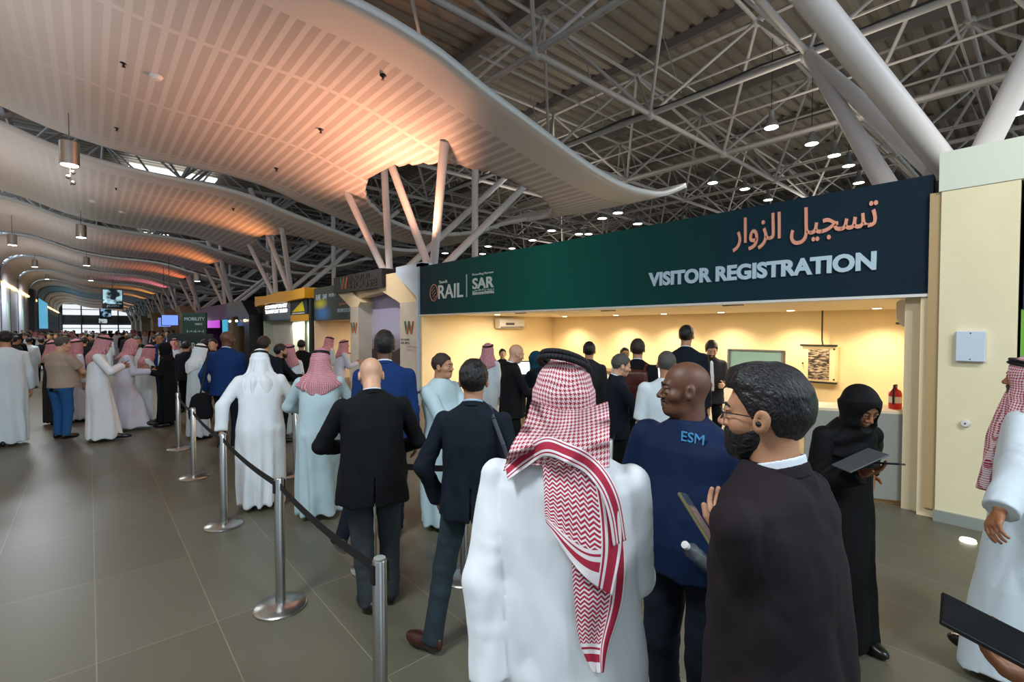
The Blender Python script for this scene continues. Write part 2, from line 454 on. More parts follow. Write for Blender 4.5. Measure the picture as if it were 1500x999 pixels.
for k, (u, v, dep) in enumerate(HB):
    q = atz(u, v, 7.9); R_ = .2 if v < 300 else .26
    lb = {0: 'largest bell shaped high bay lamp left of the pillar tubes, lit', 5: 'lit high bay lamp at the right edge above the cream pillar'}.get(k)
    t = wempty('high_bay_lamp', tuple(q), lb or 'round lit high bay lamp hanging under the dark roof frame', 'ceiling lamp', None if lb else 'high bay lamps under the roof')
    MB().lathe([(R_*.95, 0), (R_, .02), (R_*.75, .16), (R_*.4, .24), (R_*.35, .5), (0, .51)], q, 18).build('housing', M_grey, t, smooth=True)
    MB().lathe([(0, -.005), (R_*.93, -.005), (R_*.93, .01), (0, .01)], q, 18).build('lens', M_lamp, t)
    if k < 6: MB().tube(q+Vector((0, 0, .5)), q+Vector((0, 0, 3)), .01, 5).build('cable', M_black, t)

# skylights seen through the gaps between the panels, and the warm strip lights along the left wall
a, b = atz(213, 268, 11.2), atz(305, 262, 11.2)
struct(MB().box(a.x-1, b.x+.4, min(a.y, b.y)-.5, max(a.y, b.y)+1.0, 11.1, 11.2).build('window_4', mat('skylight', 'f4f8fa', .4, emit=1.5)))
a, b = atz(205, 342, 11.2), atz(246, 345, 11.2)
struct(MB().box(a.x, b.x, min(a.y, b.y)-.6, max(a.y, b.y)+.8, 11.1, 11.2).build('window_5', mat('skylight', 'f4f8fa', .4, emit=1.5)))
m_ = MB()
for i in range(12):
    yc = 11.9+11.8*i; m_.box(-5.1, -4.9, yc-4.9, yc+4.6, 5.45, 5.62)
struct(m_.build('trim_6', mat('warm_strip', 'ffd890', .5, emit=2.5)))
# ================================================================ outer walls
M_wallgrey = mat('left_wall_panel', 'bcc0c6', .6)
M_win = mat('bright_window', 'e6ecf0', .3, emit=.8)
M_winblue = mat('blue_window', 'bcd0dc', .3, emit=.8)
M_frame = mat('window_frame_grey', '3c4044', .5)
struct(MB().box(-5.4, -5.1, -14, 79, 0, 7.2).box(-5.4, -5.1, 79, 152, 5.6, 12).box(-5.4, -5.1, 79, 152, 0, .3).build('wall_left', M_wallgrey))
m_ = MB()
for i in range(1, 12):
    m_.box(-5.1, -5.06, 6+i*6, 6.03+i*6, 0, 7)
struct(m_.build('trim_2', M_frame))
struct(MB().box(-5.35, -5.2, 80, 150, .3, 5.6).build('window_1', M_winblue))
m_ = MB()
for i in range(26): m_.box(-5.2, -5.05, 80+i*2.8, 80.15+i*2.8, .3, 5.6)
for z in (1.6, 2.9, 4.2): m_.box(-5.18, -5.08, 80, 150, z, z+.08)
struct(m_.build('trim_3', M_frame))
struct(MB().box(-5.2, -4.7, 77.5, 80.5, 0, 6.5).build('trim_4', mat('dark_wall_column', '2c3236', .5)))
# end wall with bands of windows
struct(MB().box(-6, 70, 150, 150.4, 0, 12).build('wall_end', mat('end_wall_grey', '5c6266', .6)))
def win(n, x0, x1, z0, z1, y=149.9):
    struct(MB().box(x0, x1, y, y+.08, z0, z1).build('window_%d' % n, M_win))
win(2, -4.6, 8.6, 5.2, 7.6); win(3, -4.6, 8.6, .9, 2.9)
m_ = MB()
for x in (-4.6, -1.3, 2, 5.3, 8.6): m_.box(x-.12, x+.12, 149.6, 149.9, 0, 8)
for z in (6.4, 3.6, 2.0): m_.box(-4.8, 8.8, 149.65, 149.9, z, z+.15)
struct(m_.build('trim_5', M_frame))
struct(MB().box(62, 62.4, -9, 152, 0, 12).build('wall_right', mat('far_right_wall', '6a6c70', .7)))

# banners and screens over the corridor
def hung(u, v, dep, w, h, label, col, top_v, name='hanging_banner', cat='banner'):
    p = atd(u, v, dep); t = wempty(name, tuple(p), label, cat)
    MB().box(p.x-w/2, p.x+w/2, p.y-.06, p.y+.06, p.z-h/2, p.z+h/2).build('casing', M_black, t)
    g = NG('banner_print_'+str(u)); tc = g.n('ShaderNodeTexCoord'); nz = g.n('ShaderNodeTexNoise'); nz.inputs['Scale'].default_value = 1.4
    g.l(tc.outputs['Object'], nz.inputs['Vector']); r_ = g.n('ShaderNodeValToRGB')
    r_.color_ramp.elements[0].position = .42; r_.color_ramp.elements[0].color = lin('102028')+(1,); r_.color_ramp.elements[1].position = .55; r_.color_ramp.elements[1].color = lin(col)+(1,)
    g.l(nz.outputs['Fac'], r_.inputs['Fac']); g.l(r_.outputs['Color'], g.b.inputs['Base Color']); g.l(r_.outputs['Color'], g.b.inputs['Emission Color']); g.b.inputs['Emission Strength'].default_value = .7
    MB().box(p.x-w*.46, p.x+w*.46, p.y-.08, p.y-.06, p.z-h*.25, p.z+h*.46).build('screen', g.m, t)
    text('JOIN', 'lettering', (p.x-w*.3, p.y-.09, p.z-h*.42), (1, 0, 0), (0, 0, 1), .4, M_lightblue, t, width=w*.6, height=h*.12)
    q = atd(u, top_v, dep)
    MB().tube((p.x, p.y, p.z+h/2), (p.x, p.y, q.z), .03, 6).build('rod', M_grey, t)
hung(165, 438, 46, 1.55, 1.9, 'nearest hanging screen over the corridor showing a pale blue picture', '9fc8d4', 384)
hung(155, 460, 78, 1.4, 1.6, 'hanging screen behind and below the nearest one', '8fb0cc', 450)
hung(151, 471, 110, 1.6, 1.5, 'farthest small hanging screen over the corridor', 'a8b8c0', 465)
p = atx(73, 461, -4.9)
t = wempty('wall_screen', tuple(p), 'tall light blue screen on the left wall of the corridor', 'screen')
MB().box(-4.95, -4.8, 86, 104, 1.9, 6.0).build('casing', M_black, t)
MB().box(-4.8, -4.78, 86.3, 103.7, 2.0, 5.9).build('display', mat('blue_display', '4fa8cc', .4, emit=.7), t)

# ================================================================ registration booth
O_ = Vector((6.40, .82, 0)); TY = Vector((-.0165, .99986, 0)); TX = Vector((.99986, .0165, 0)); TZ = Vector((0, 0, 1))
BL = 9.72
def R(t, d, z): return O_+TY*t+TX*d+TZ*z
def rbox(mb, t0, t1, d0, d1, z0, z1, mi=0):
    return mb.obox(R((t0+t1)/2, (d0+d1)/2, (z0+z1)/2), TY*(t1-t0)/2, TX*(d1-d0)/2, TZ*(z1-z0)/2, mi)
B = wempty('registration_booth', tuple(O_), 'visitor registration booth with long dark green sign over a warm lit room', 'booth')
g = NG('sign_green_print'); tc = g.n('ShaderNodeTexCoord'); sx = g.n('ShaderNodeSeparateXYZ'); g.l(tc.outputs['Object'], sx.inputs[0])
r_ = g.n('ShaderNodeValToRGB'); mr = g.n('ShaderNodeMapRange'); mr.inputs['From Min'].default_value = .8; mr.inputs['From Max'].default_value = 10.5
g.l(sx.outputs[1], mr.inputs['Value']); g.l(mr.outputs['Result'], r_.inputs['Fac'])
e = r_.color_ramp.elements; e[0].color = lin('0e2230')+(1,); e[1].color = lin('1c343c')+(1,)
for pos, c in ((.18, '0c2c38'), (.36, '04443e'), (.55, '006456'), (.75, '03504a')):
    x = r_.color_ramp.elements.new(pos); x.color = lin(c)+(1,)
g.l(r_.outputs['Color'], g.b.inputs['Base Color']); g.b.inputs['Roughness'].default_value = .7; g.b.inputs['Specular IOR Level'].default_value = .2
M_sign = g.m
fas = rbox(MB(), 0, BL, 0, .14, 2.28, 3.48).build('fascia', M_sign, B)
# lettering: reading direction is towards -t
EX, EY = -TY, TZ
def sgn(s, name, t_left, z, w, h, m, off=0., rtl=False, parent=fas, d=-.012, dep=.02):
    return text(s, name, R(t_left, d, z), EX, EY, .4, m, parent, width=w, height=h, off=off, rtl=rtl, depth=dep)
def tu(u, v=430):   # t position on the fascia for an image column
    d_ = ray(u, v); n_ = TX; k = (O_-CAM).dot(n_)/d_.dot(n_); p = CAM+d_*k; return (p-O_).dot(TY), p.z
(ta, za), (tb, zb) = tu(951, 419), tu(1284, 397)
sgn('VISITOR REGISTRATION', 'lettering', ta, (za+zb)/2-.0, ta-tb, tu(1284, 369)[1]-zb, M_lightblue, off=.018)
(ta, za), (tb, zb) = tu(1074, 363), tu(1286, 332)
sgn("\uFE97\uFEB4\uFEA0\uFEF4\uFEDE \uFE8D\uFEDF\uFEB0\uFEED\uFE8D\uFEAD", 'lettering', ta, tu(1180, 354)[1]-.03, ta-tb, .43, M_pink, off=.004, rtl=True)
M_logo = mat('logo_white', 'cfe0dc', .5)
ta, za = tu(643, 438); tb, zb = tu(679, 435)
sgn('RAIL', 'lettering', ta, za, ta-tb, tu(643, 418)[1]-za, M_logo, off=.004)
ta, za = tu(693, 429); tb, zb = tu(724, 424)
sgn('SAR', 'lettering', ta, tu(693, 424)[1], ta-tb, tu(693, 408)[1]-tu(693, 424)[1], M_logo, off=.008)
ta2, z2 = tu(644, 415); sgn('Saudi', 'lettering', ta2, z2-.01, .32, .07, M_logo)
ta2, z2 = tu(693, 405); sgn('Founding Partner', 'lettering', ta2, z2, ta-tb, .06, M_logo)
ta2, z2 = tu(693, 431); sgn('SAUDI ARABIA RAILWAYS', 'lettering', ta2, z2-.02, ta-tb, .06, M_logo, off=.002)
ta2, z2 = tu(693, 427.5); sgn("\u0633\u0643\u0643 \u062D\u062F\u064A\u062F", 'lettering', ta2, z2-.02, ta-tb, .07, M_logo)
tl, zl = tu(684, 435); rbox(MB(), tl-.008, tl+.008, -.015, 0, zl, zl+.5).build('divider', M_logo, fas)
tl, zl = tu(636, 429)
m_ = MB(); pr = [R(tl+.16*math.cos(2*PI*k/24), -.01, zl+.2*math.sin(2*PI*k/24)) for k in range(25)]; m_.path(pr, .012, 5)
for k in range(5):
    a = R(tl+.13-.03*k, -.01, zl+.12-.07*k); m_.tube(a, a+TY*-.12+TZ*.09, .011, 5)
m_.build('emblem', mat('copper_emblem', 'c98a70', .5), fas)
rbox(MB(), -.02, BL, -.03, .2, 2.25, 2.28).build('sign_edge', M_white, B)
rbox(MB(), 0, BL, .14, .5, 3.3, 3.46).build('sign_backing', M_dark, B)
g = MB(); rbox(g, 0, BL, .14, 4.9, 2.29, 2.4); g.build('room_ceiling', mat('booth_ceiling', 'ece0c8', .8), B)
rbox(MB(), 0, BL, 4.8, 4.95, 0, 2.3).build('back_panel', M_warmwall, B)
rbox(MB(), BL-.08, BL, .0, 4.8, 0, 2.3).build('side_panel', M_warmwall, B)
rbox(MB(), -.06, .08, .0, 4.8, 0, 2.3).build('side_panel', M_warmwall, B)
rbox(MB(), .08, .22, .1, .2, 0, 2.3).build('side_trim', mat('cream_trim', 'd9c9a4', .6), B)
rbox(MB(), 0, BL, .16, .22, 0, .12).build('plinth', mat('plinth_tan', 'a89474', .6), B) if False else None
tp = atx(1105, 550, 11.0)
# downlights in the booth ceiling
for k, tt in enumerate((1.2, 2.6, 4.0, 5.4, 6.8, 8.6)):
    for dd in ((4.2,) if k != 5 else (4.2, 1.6)):
        c = R(tt, dd, 2.285)
        MB().lathe([(0, -.004), (.06, -.004), (.07, .005), (0, .006)], c, 16).build('downlight', mat('downlight_lens', 'fff0d0', .5, emit=6), B)
for (tt, dd) in ((7.3, 1.2), (5.0, 1.4), (2.4, 1.0)):
    rbox(MB(), tt-.14, tt+.14, dd-.06, dd+.06, 2.275, 2.29).build('air_vent', M_dark, B)
# right side vertical white edge on far end
rbox(MB(), BL, BL+.06, -.06, 1.2, 0, 3.48).build('end_panel', mat('pale_blue_panel', 'b9cfe0', .5), B)
# door leaf
dp = wempty('display_board', (9.4, 3.4, 0), 'teal grey framed board standing against the booth back wall', 'board')
a, b = atx(1068, 513, 10.2), atx(1147, 513, 10.2)
MB().box(10.2, 10.26, b.y, a.y, 0.02, a.z).build('panel', mat('teal_board', '7fa8a6', .5), dp)
m_ = MB(); 
for yy in (a.y, b.y): m_.box(10.16, 10.28, yy-.02, yy+.02, 0, a.z+.02)
m_.box(10.16, 10.28, b.y, a.y, a.z, a.z+.03); m_.build('frame', M_grey, dp)
# electrical notice box on the back wall
xw = 11.05
a, b = atx(1178, 506, xw), atx(1226, 560, xw)
nb = wempty('notice_box', tuple(a), 'cream wall box with a dark printed sheet and a black cable above', 'electrical box')
MB().box(xw-.12, xw+.1, b.y, a.y, b.z, a.z).build('box_body', M_warmwall, nb, bevel=.01)
g = NG('dense_print'); tc = g.n('ShaderNodeTexCoord'); mp = g.n('ShaderNodeMapping'); mp.inputs['Scale'].default_value = (1, 6, 26); g.l(tc.outputs['Object'], mp.inputs['Vector'])
nz = g.n('ShaderNodeTexNoise'); nz.inputs['Scale'].default_value = 1.8; nz.inputs['Detail'].default_value = 6; g.l(mp.outputs['Vector'], nz.inputs['Vector'])
r_ = g.n('ShaderNodeValToRGB'); r_.color_ramp.elements[0].position = .45; r_.color_ramp.elements[0].color = lin('2c2420')+(1,); r_.color_ramp.elements[1].position = .62; r_.color_ramp.elements[1].color = lin('c8b49a')+(1,)
g.l(nz.outputs['Fac'], r_.inputs['Fac']); g.l(r_.outputs['Color'], g.b.inputs['Base Color'])
c0, c1 = atx(1184, 511, xw-.13), atx(1214, 557, xw-.13)
MB().box(xw-.13, xw-.12, c1.y, c0.y, c1.z, c0.z).build('printed_sheet', g.m, nb)
MB().box(xw-.15, xw-.1, b.y-.03, a.y+.03, a.z-.01, a.z+.03).build('top_rail', M_dark, nb)
MB().box(xw-.15, xw-.1, b.y-.03, a.y+.03, b.z-.03, b.z+.0).build('bottom_rail', M_dark, nb)
m_ = MB()
for yy, zz in ((b.y+.02, a.z-.06), (b.y+.02, b.z+.06), (a.y-.02, (a.z+b.z)/2)): m_.sph((xw-.14, yy, zz), .018, 8)
m_.build('lock', M_dark, nb)
MB().path([(xw-.03, (a.y+b.y)/2-.05, a.z), (xw-.02, (a.y+b.y)/2-.03, a.z+.12), (xw-.02, (a.y+b.y)/2-.03, 2.29)], .014, 6).build('cable', M_dark, nb)
# air conditioners
def aircon(c, w, h, d, out, along, label):
    c, out, along = Vector(c), Vector(out), Vector(along)
    t = wempty('air_conditioner', tuple(c), label, 'air conditioner')
    poly = [(0, -h/2), (d*.75, -h/2), (d, -h*.2), (d, h*.42), (d*.9, h/2), (0, h/2)]
    MB().prism(poly, c-along*w/2, out, (0, 0, 1), along*w).build('casing', M_white, t, bevel=.01)
    MB().obox(c+out*(d*.9)+Vector((0, 0, -h*.38)), along*w*.44, out*.03, (0, 0, .012)).build('louvre', M_grey, t)
    MB().obox(c+out*(d+.002)+Vector((0, 0, -h*.05))+along*(-.1*w), along*w*.17, out*.003, (0, 0, h*.12)).build('label_sticker', mat('sticker_grey', '4a5058', .5), t)
pa = aty(746, 474, 10.35)
aircon((pa.x, 10.42, 2.08), .95, .28, .22, (0, -1, 0), (1, 0, 0), 'white split air conditioner high on the left wall of the registration booth')
pb = atx(1343, 456, 7.3)
aircon((7.35, .98, 2.1), .75, .3, .22, (0, 1, 0), (1, 0, 0), 'white air conditioner under the sign at the right end of the booth')
# low grey counter at the right of the booth
q0, q1 = atz(1180, 596, 1.03), atz(1342, 604, 1.03)
dv = (q1-q0).normalized(); nv = Vector((-dv.y, dv.x, 0)); nv = nv if nv.dot(fwd) > 0 else -nv
CW = wempty('counter', tuple(q1), 'low matt grey counter front at the right of the registration booth', 'counter')
def cbox(mb, s0, s1, n0, n1, z0, z1): return mb.obox(Vector((q1.x, q1.y, (z0+z1)/2))-dv*(s0+s1)/2+nv*(n0+n1)/2, dv*(s1-s0)/2, nv*(n1-n0)/2, (0, 0, (z1-z0)/2))
Lc = (q1-q0).length
cbox(MB(), 0, Lc, 0, .04, .06, 1.0).build('front_panel', mat('counter_grey', '8d8f86', .35), CW)
cbox(MB(), -.02, Lc+.02, 0.0, .5, 1.0, 1.03).build('top', mat('counter_top_cream', 'd8c8a8', .5), CW)
cbox(MB(), -.06, .0, -.04, .1, .02, .72).build('end_post', mat('brown_post', '7c6248', .5), CW)
cbox(MB(), 0, Lc, .06, .45, 0, .06).build('kickboard', mat('kick_tan', 'c09a70', .6), CW)
# fire extinguisher on the counter top
ep = Vector((q1.x, q1.y, 1.03))-dv*.12+nv*.2
FE = wempty('fire_extinguisher', tuple(ep), 'small red fire extinguisher standing on the grey counter', 'fire extinguisher')
M_red = mat('extinguisher_red', 'c01c14', .3)
MB().lathe([(0, 0), (.058, .0), (.062, .02), (.062, .17), (.05, .205), (.02, .225), (.02, .24), (0, .24)], ep, 20).build('cylinder_body', M_red, FE, smooth=True)
MB().box(ep.x-.05, ep.x+.05, ep.y-.012, ep.y+.012, ep.z+.24, ep.z+.27).build('valve_head', M_dark, FE)
MB().path([ep+Vector((-.04, .0, .26)), ep+Vector((-.1, .0, .22)), ep+Vector((-.09, 0, .06))], .01, 6).build('hose', M_blackrub, FE)
MB().lathe([(.063, .07), (.063, .14)], ep, 20).build('paper_label', mat('ext_label', 'd8c8b8', .6), FE)
# desks and monitors in the booth
def desk(x0, x1, y0, y1, h, label):
    t = wempty('reception_desk', (x0, y0, 0), label, 'desk')
    MB().box(x0-.03, x1+.03, y0-.03, y1+.03, h-.04, h).build('desk_top', mat('brown_wood', '6e5138', .45, var=.2, vscale=8), t)
    MB().box(x0, x0+.04, y0, y1, 0, h-.04).build('front_panel', mat('desk_white', 'd8d0c0', .5), t)
    for yy in (y0, y1-.04): MB().box(x0+.04, x1, yy, yy+.04, 0, h-.04).build('side_panel', mat('desk_white', 'd8d0c0', .5), t)
desk(9.0, 9.6, 5.0, 9.6, .95, 'long reception desk at the back of the registration booth')
desk(8.9, 9.5, 3.1, 4.6, 1.0, 'short brown topped desk beside the teal board in the booth')
def monitor(p, w, h, label, facing=(-1, 0, 0), z0=None):
    p = Vector(p); f = Vector(facing).normalized(); s = f.cross(Vector((0, 0, 1)))
    t = wempty('monitor', tuple(p), label, 'monitor')
    MB().obox(p, s*w/2, f*.02, (0, 0, h/2)).build('bezel', M_black, t)
    MB().obox(p+f*.021, s*(w/2-.02), f*.003, (0, 0, h/2-.02)).build('display', mat('pale_display', 'e8eef0', .4, emit=.9), t)
    z0 = z0 if z0 is not None else p.z-h/2-.15
    MB().tube((p.x, p.y, z0), (p.x, p.y, p.z-h/2), .02, 8).build('stand', M_black, t)
    MB().obox((p.x, p.y, z0+.008), s*.1, f*.08, (0, 0, .008)).build('base', M_black, t)
monitor(atd(768, 539, 8.6), .3, .26, 'bright monitor on the registration desk behind the person in a blue headscarf', (-.66, -.75, 0), .95)
monitor(atd(964, 545, 7.2), .26, .22, 'bright monitor on the desk behind the person with the backpack', (-.66, -.75, 0), .95)

# ================================================================ right pillar
P_ = wempty('cream_pillar', (6.4, .5, 0), 'cream plastered pillar at the right end of the registration booth', 'pillar')
yl = atx(1500, 400, 6.4).y+.03; yr = .75
MB().box(6.34, 8.2, yl, yr, 0, 3.28).build('shaft', M_cream, P_)
MB().box(6.33, 8.2, yl-.02, yr+.02, 3.28, 3.66).build('top_band', mat('pale_top_band', 'd4dccc', .6), P_)  # paler band round the top of the pillar
MB().box(6.31, 8.0, yl, yr+.01, 0, .11).build('skirting', mat('skirting_grey', '8d948c', .4), P_)
MB().box(6.36, 6.5, yr, yr+.09, .1, 3.28).build('corner_trim', mat('corner_tan', 'b49a6c', .5), P_)
t = wempty('green_booth_wall', (6.4, 0, 0), 'bright green and dark booth wall edge at the right frame edge', 'wall panel')
MB().box(6.36, 8, -2.2, yl-.03, 2.1, 3.1).build('dark_panel', mat('navy_panel', '16283c', .5), t)
MB().box(6.37, 8, -2.2, yl-.02, 0, 2.1).build('green_panel', mat('green_panel', '6cae3c', .5), t)
MB().box(6.38, 8, -2.2, yl-.02, 3.1, 3.66).build('upper_panel', M_cream, t)
a, b = atx(1401, 485, 6.31), atx(1443, 530, 6.31)
NP = wempty('wall_notice', tuple((a+b)/2), 'small white notice plate fixed on the cream pillar', 'sign plate')
MB().box(6.29, 6.34, b.y, a.y, b.z, a.z).build('plate', mat('notice_blue_white', 'c6d4e4', .5), NP, bevel=.004)
m_ = MB().sph((6.29, (a.y+b.y)/2, a.z-.02), .006, 8).sph((6.29, (a.y+b.y)/2, b.z+.02), .006, 8); m_.build('screw', M_dark, NP)
s_ = atx(1414, 620, 6.33)
SO = wempty('wall_socket', tuple(s_), 'round white socket on the cream pillar below the notice', 'socket')
MB().lathe([(0, -.02), (.03, -.02), (.035, 0)], s_, 20, axis='x').build('cover', M_white, SO, smooth=True)
MB().sph(s_-Vector((.022, 0, 0)), .008, 8).build('pin_hole', M_dark, SO)
f_ = atz(1418, 793, 0)
MB_ = MB().lathe([(0, 0), (.06, 0), (.055, .02), (0, .022)], f_, 20)
tag(MB_.build('floor_light', mat('floor_light_glow', 'fff8e0', .5, emit=2.5), smooth=True), 'small round white light disc on the floor by the cream pillar', 'floor light')

# ================================================================ portal with black sign
PT = wempty('portal_gate', (6.3, 12.8, 0), 'concrete look portal with chamfered corners and a black sign on top', 'gateway')
X0, X1 = 6.25, 6.75
ya, yb = 11.25, 14.9
MB().box(X0, X1, 10.7, 11.6, 0, 2.62).build('leg', M_concrete, PT)
MB().box(X0, X1, 14.25, 14.85, 0, 2.62).build('leg', M_concrete, PT)
M_cham = mat('chamfer_cream', 'e6d4ac', .7)
MB().prism([(10.7, 2.62), (11.6, 2.62), (13.0, 3.12), (12.6, 3.45), (11.9, 3.45)], (X0, 0, 0), (0, 1, 0), (0, 0, 1), (X1-X0, 0, 0)).build('bracket', M_cham, PT)
MB().prism([(14.85, 2.62), (14.25, 2.62), (14.1, 2.75), (14.75, 3.12), (15.9, 3.12)], (X0, 0, 0), (0, 1, 0), (0, 0, 1), (X1-X0, 0, 0)).build('bracket', M_cham, PT)
MB().prism([(14.85, 2.62), (15.9, 3.12), (12.6, 3.12), (12.6, 3.0), (14.25, 2.9)], (X0+.1, 0, 0), (0, 1, 0), (0, 0, 1), (.3, 0, 0)).build('bracket', M_cham, PT)
hb = MB().box(X0-.12, X1, 12.4, 15.9, 3.1, 3.62).build('sign_board', mat('black_sign', '17171a', .5), PT)
for (uu, h_) in ((604, 14),):
    pass
def wlogo(y, z, w, h, x, parent):
    m_ = MB(); pts = [(0, 1), (.25, 0), (.5, 1), (.75, 0), (1, 1)]
    for k, (a, b) in enumerate(zip(pts, pts[1:])):
        m_.tube((x, y+w/2-a[0]*w, z+a[1]*h), (x, y+w/2-b[0]*w, z+b[1]*h), w*.07, 6, mi=k % 2)
    m_.build('emblem', [mat('logo_green', '3c6a54', .5), mat('logo_orange', 'c8744c', .5)], parent)
wlogo(11.1, 1.8, .42, .32, X0-.01, PT); wlogo(14.55, 1.8, .4, .32, X0-.01, PT); wlogo(15.0, 3.2, .5, .36, X0-.13, hb)
text('THE HOUSE', 'lettering', (X0-.13, 11.33, 1.62), (0, -1, 0), (0, 0, 1), .2, M_grey, PT, width=.46, height=.05)
text('THE AREA', 'lettering', (X0-.13, 11.33, 1.53), (0, -1, 0), (0, 0, 1), .2, M_grey, PT, width=.46, height=.06)
text('HOUSE', 'lettering', (X0-.13, 14.6, 3.16), (0, -1, 0), (0, 0, 1), .4, mat('raised_black', '050506', .25), hb, width=1.9, height=.22, off=.01)
text('SAUDI', 'lettering', (X0-.13, 14.6, 3.42), (0, -1, 0), (0, 0, 1), .4, mat('raised_black', '050506', .25), hb, width=1.4, height=.14, off=.01)
MB().box(X0+.1, X0+.3, 10.62, 10.9, 2.6, 3.6).box(X0+.1, X0+.4, 10.62, 12.0, 3.4, 3.62).build('side_cladding', mat('pale_blue_panel', 'b9cfe0', .5), PT)
MB().prism([(10.6, 2.65), (11.95, 3.45), (10.6, 3.45)], (X0+.02, 0, 0), (0, 1, 0), (0, 0, 1), (.3, 0, 0)).build('corner_cladding', mat('pale_blue_panel', 'b9cfe0', .5), PT)
g = NG('poster_sky'); tc = g.n('ShaderNodeTexCoord'); sx = g.n('ShaderNodeSeparateXYZ'); g.l(tc.outputs['Object'], sx.inputs[0])
mr = g.n('ShaderNodeMapRange'); mr.inputs['From Min'].default_value = .9; mr.inputs['From Max'].default_value = 3.2; g.l(sx.outputs[2], mr.inputs['Value'])
r_ = g.n('ShaderNodeValToRGB'); g.l(mr.outputs['Result'], r_.inputs['Fac']); e = r_.color_ramp.elements
e[0].color = lin('585460')+(1,); e[1].color = lin('948ac0')+(1,)
for pos, c in ((.28, '8a8694'), (.4, 'b0b2cc'), (.7, 'a6a2c0')): x = e.new(pos); x.color = lin(c)+(1,)
g.l(r_.outputs['Color'], g.b.inputs['Base Color'])
po = MB().box(X1-.05, X1, 11.4, 14.35, 0, 3.4).build('poster', g.m, PT)
M_tow = mat('poster_tower', '3a2a2c', .6)
m_ = MB().prism([(11.75, .9), (12.3, .9), (12.12, 1.5), (12.05, 2.2), (12.0, 1.5)], (X1-.06, 0, 0), (0, 1, 0), (0, 0, 1), (.01, 0, 0))
m_.prism([(11.5, .9), (14.3, .9), (14.3, 1.28), (13.4, 1.4), (12.8, 1.25), (12.2, 1.45), (11.5, 1.3)], (X1-.062, 0, 0), (0, 1, 0), (0, 0, 1), (.01, 0, 0))
m_.build('city_print', M_tow, po)

# ================================================================ information desk booth and neighbours
def booth(y0, y1, ztop, zbot, fcol, wallcol, label, x=6.4, deep=3.5, fth=.2):
    t = wempty('exhibit_booth', (x, (y0+y1)/2, 0), label, 'booth')
    f = MB().box(x, x+fth, y0, y1, zbot, ztop).build('fascia', fcol, t)
    MB().box(x+deep, x+deep+.1, y0, y1, 0, zbot+.1).build('back_panel', wallcol, t)
    MB().box(x, x+deep, y0, y0+.08, 0, zbot).build('side_panel', wallcol, t)
    MB().box(x, x+deep, y1-.08, y1, 0, zbot).build('side_panel', wallcol, t)
    MB().box(x+fth, x+deep, y0, y1, zbot, zbot+.08).build('canopy', wallcol, t)
    return t, f
g = NG('info_print'); tc = g.n('ShaderNodeTexCoord'); mp = g.n('ShaderNodeMapping'); mp.inputs['Location'].default_value = (0, -17.6, -2.7); g.l(tc.outputs['Object'], mp.inputs['Vector'])
gr = g.n('ShaderNodeTexGradient', gradient_type='SPHERICAL'); g.l(mp.outputs['Vector'], gr.inputs['Vector'])
mp2 = g.n('ShaderNodeMapping'); mp2.inputs['Location'].default_value = (-6.4, -17.5, -2.95); mp2.inputs['Scale'].default_value = (1, 1, 1); g.l(tc.outputs['Object'], mp2.inputs['Vector'])
def blob(cy, cz, sy, sz):
    s_ = g.n('ShaderNodeSeparateXYZ'); g.l(tc.outputs['Object'], s_.inputs[0])
    a = g.math('DIVIDE', g.math('SUBTRACT', s_.outputs[1], cy), sy); b = g.math('DIVIDE', g.math('SUBTRACT', s_.outputs[2], cz), sz)
    return g.math('MAXIMUM', g.math('SUBTRACT', 1, g.math('SQRT', g.math('ADD', g.math('MULTIPLY', a, a), g.math('MULTIPLY', b, b)))), 0)
c1 = g.mix(blob(17.7, 2.5, 1.0, .35), lin('33413c'), lin('3d7fc8')); c2 = g.mix(blob(17.9, 2.85, .8, .25), c1, lin('c8c22c'))
g.l(c2, g.b.inputs['Base Color'])
M_infowall = mat('info_wall', 'e4d2b4', .8)
ib, iff = booth(14.95, 18.55, 3.45, 2.24, g.m, M_infowall, 'information desk booth with a dark grey green sign band', deep=3.0)
text('INFORMATION DESK', 'lettering', (6.385, 16.25, 2.48), (0, -1, 0), (0, 0, 1), .3, M_lightblue, iff, width=1.2, height=.13, off=.004)
text("\uFE8D\uFEDF\uFE8E\uFEB3\uFE98\uFECC\uFEFC\uFEE1\uFE97", 'lettering', (6.385, 16.1, 2.7), (0, -1, 0), (0, 0, 1), .3, M_pink, iff, width=.9, height=.13, rtl=True)
text('RAIL', 'lettering', (6.385, 18.3, 2.98), (0, -1, 0), (0, 0, 1), .3, M_lightblue, iff, width=.5, height=.22)
text('SAR', 'lettering', (6.385, 17.6, 3.0), (0, -1, 0), (0, 0, 1), .3, M_lightblue, iff, width=.4, height=.18)
text('MOBILITY', 'lettering', (6.385, 17.0, 3.05), (0, -1, 0), (0, 0, 1), .3, M_lightblue, iff, width=.7, height=.12)
t = wempty('glazed_partition', (8.8, 16, 0), 'dark glazed partition with pale bars inside the information booth', 'partition')
MB().box(8.7, 8.76, 15.1, 17.6, 0, 1.95).build('dark_glass', mat('dark_glass', '3a322c', .2), t)
m_ = MB()
for yy in (15.1, 15.7, 16.3, 16.9, 17.55): m_.box(8.62, 8.7, yy, yy+.05, 0, 1.98)
for zz in (1.0, 1.3, 1.93): m_.box(8.63, 8.7, 15.1, 17.6, zz, zz+.04)
m_.build('bar', mat('pale_bar', 'b4a894', .5), t)
desk(7.2, 7.8, 15.4, 17.2, 1.05, 'dark reception desk under the information desk sign')
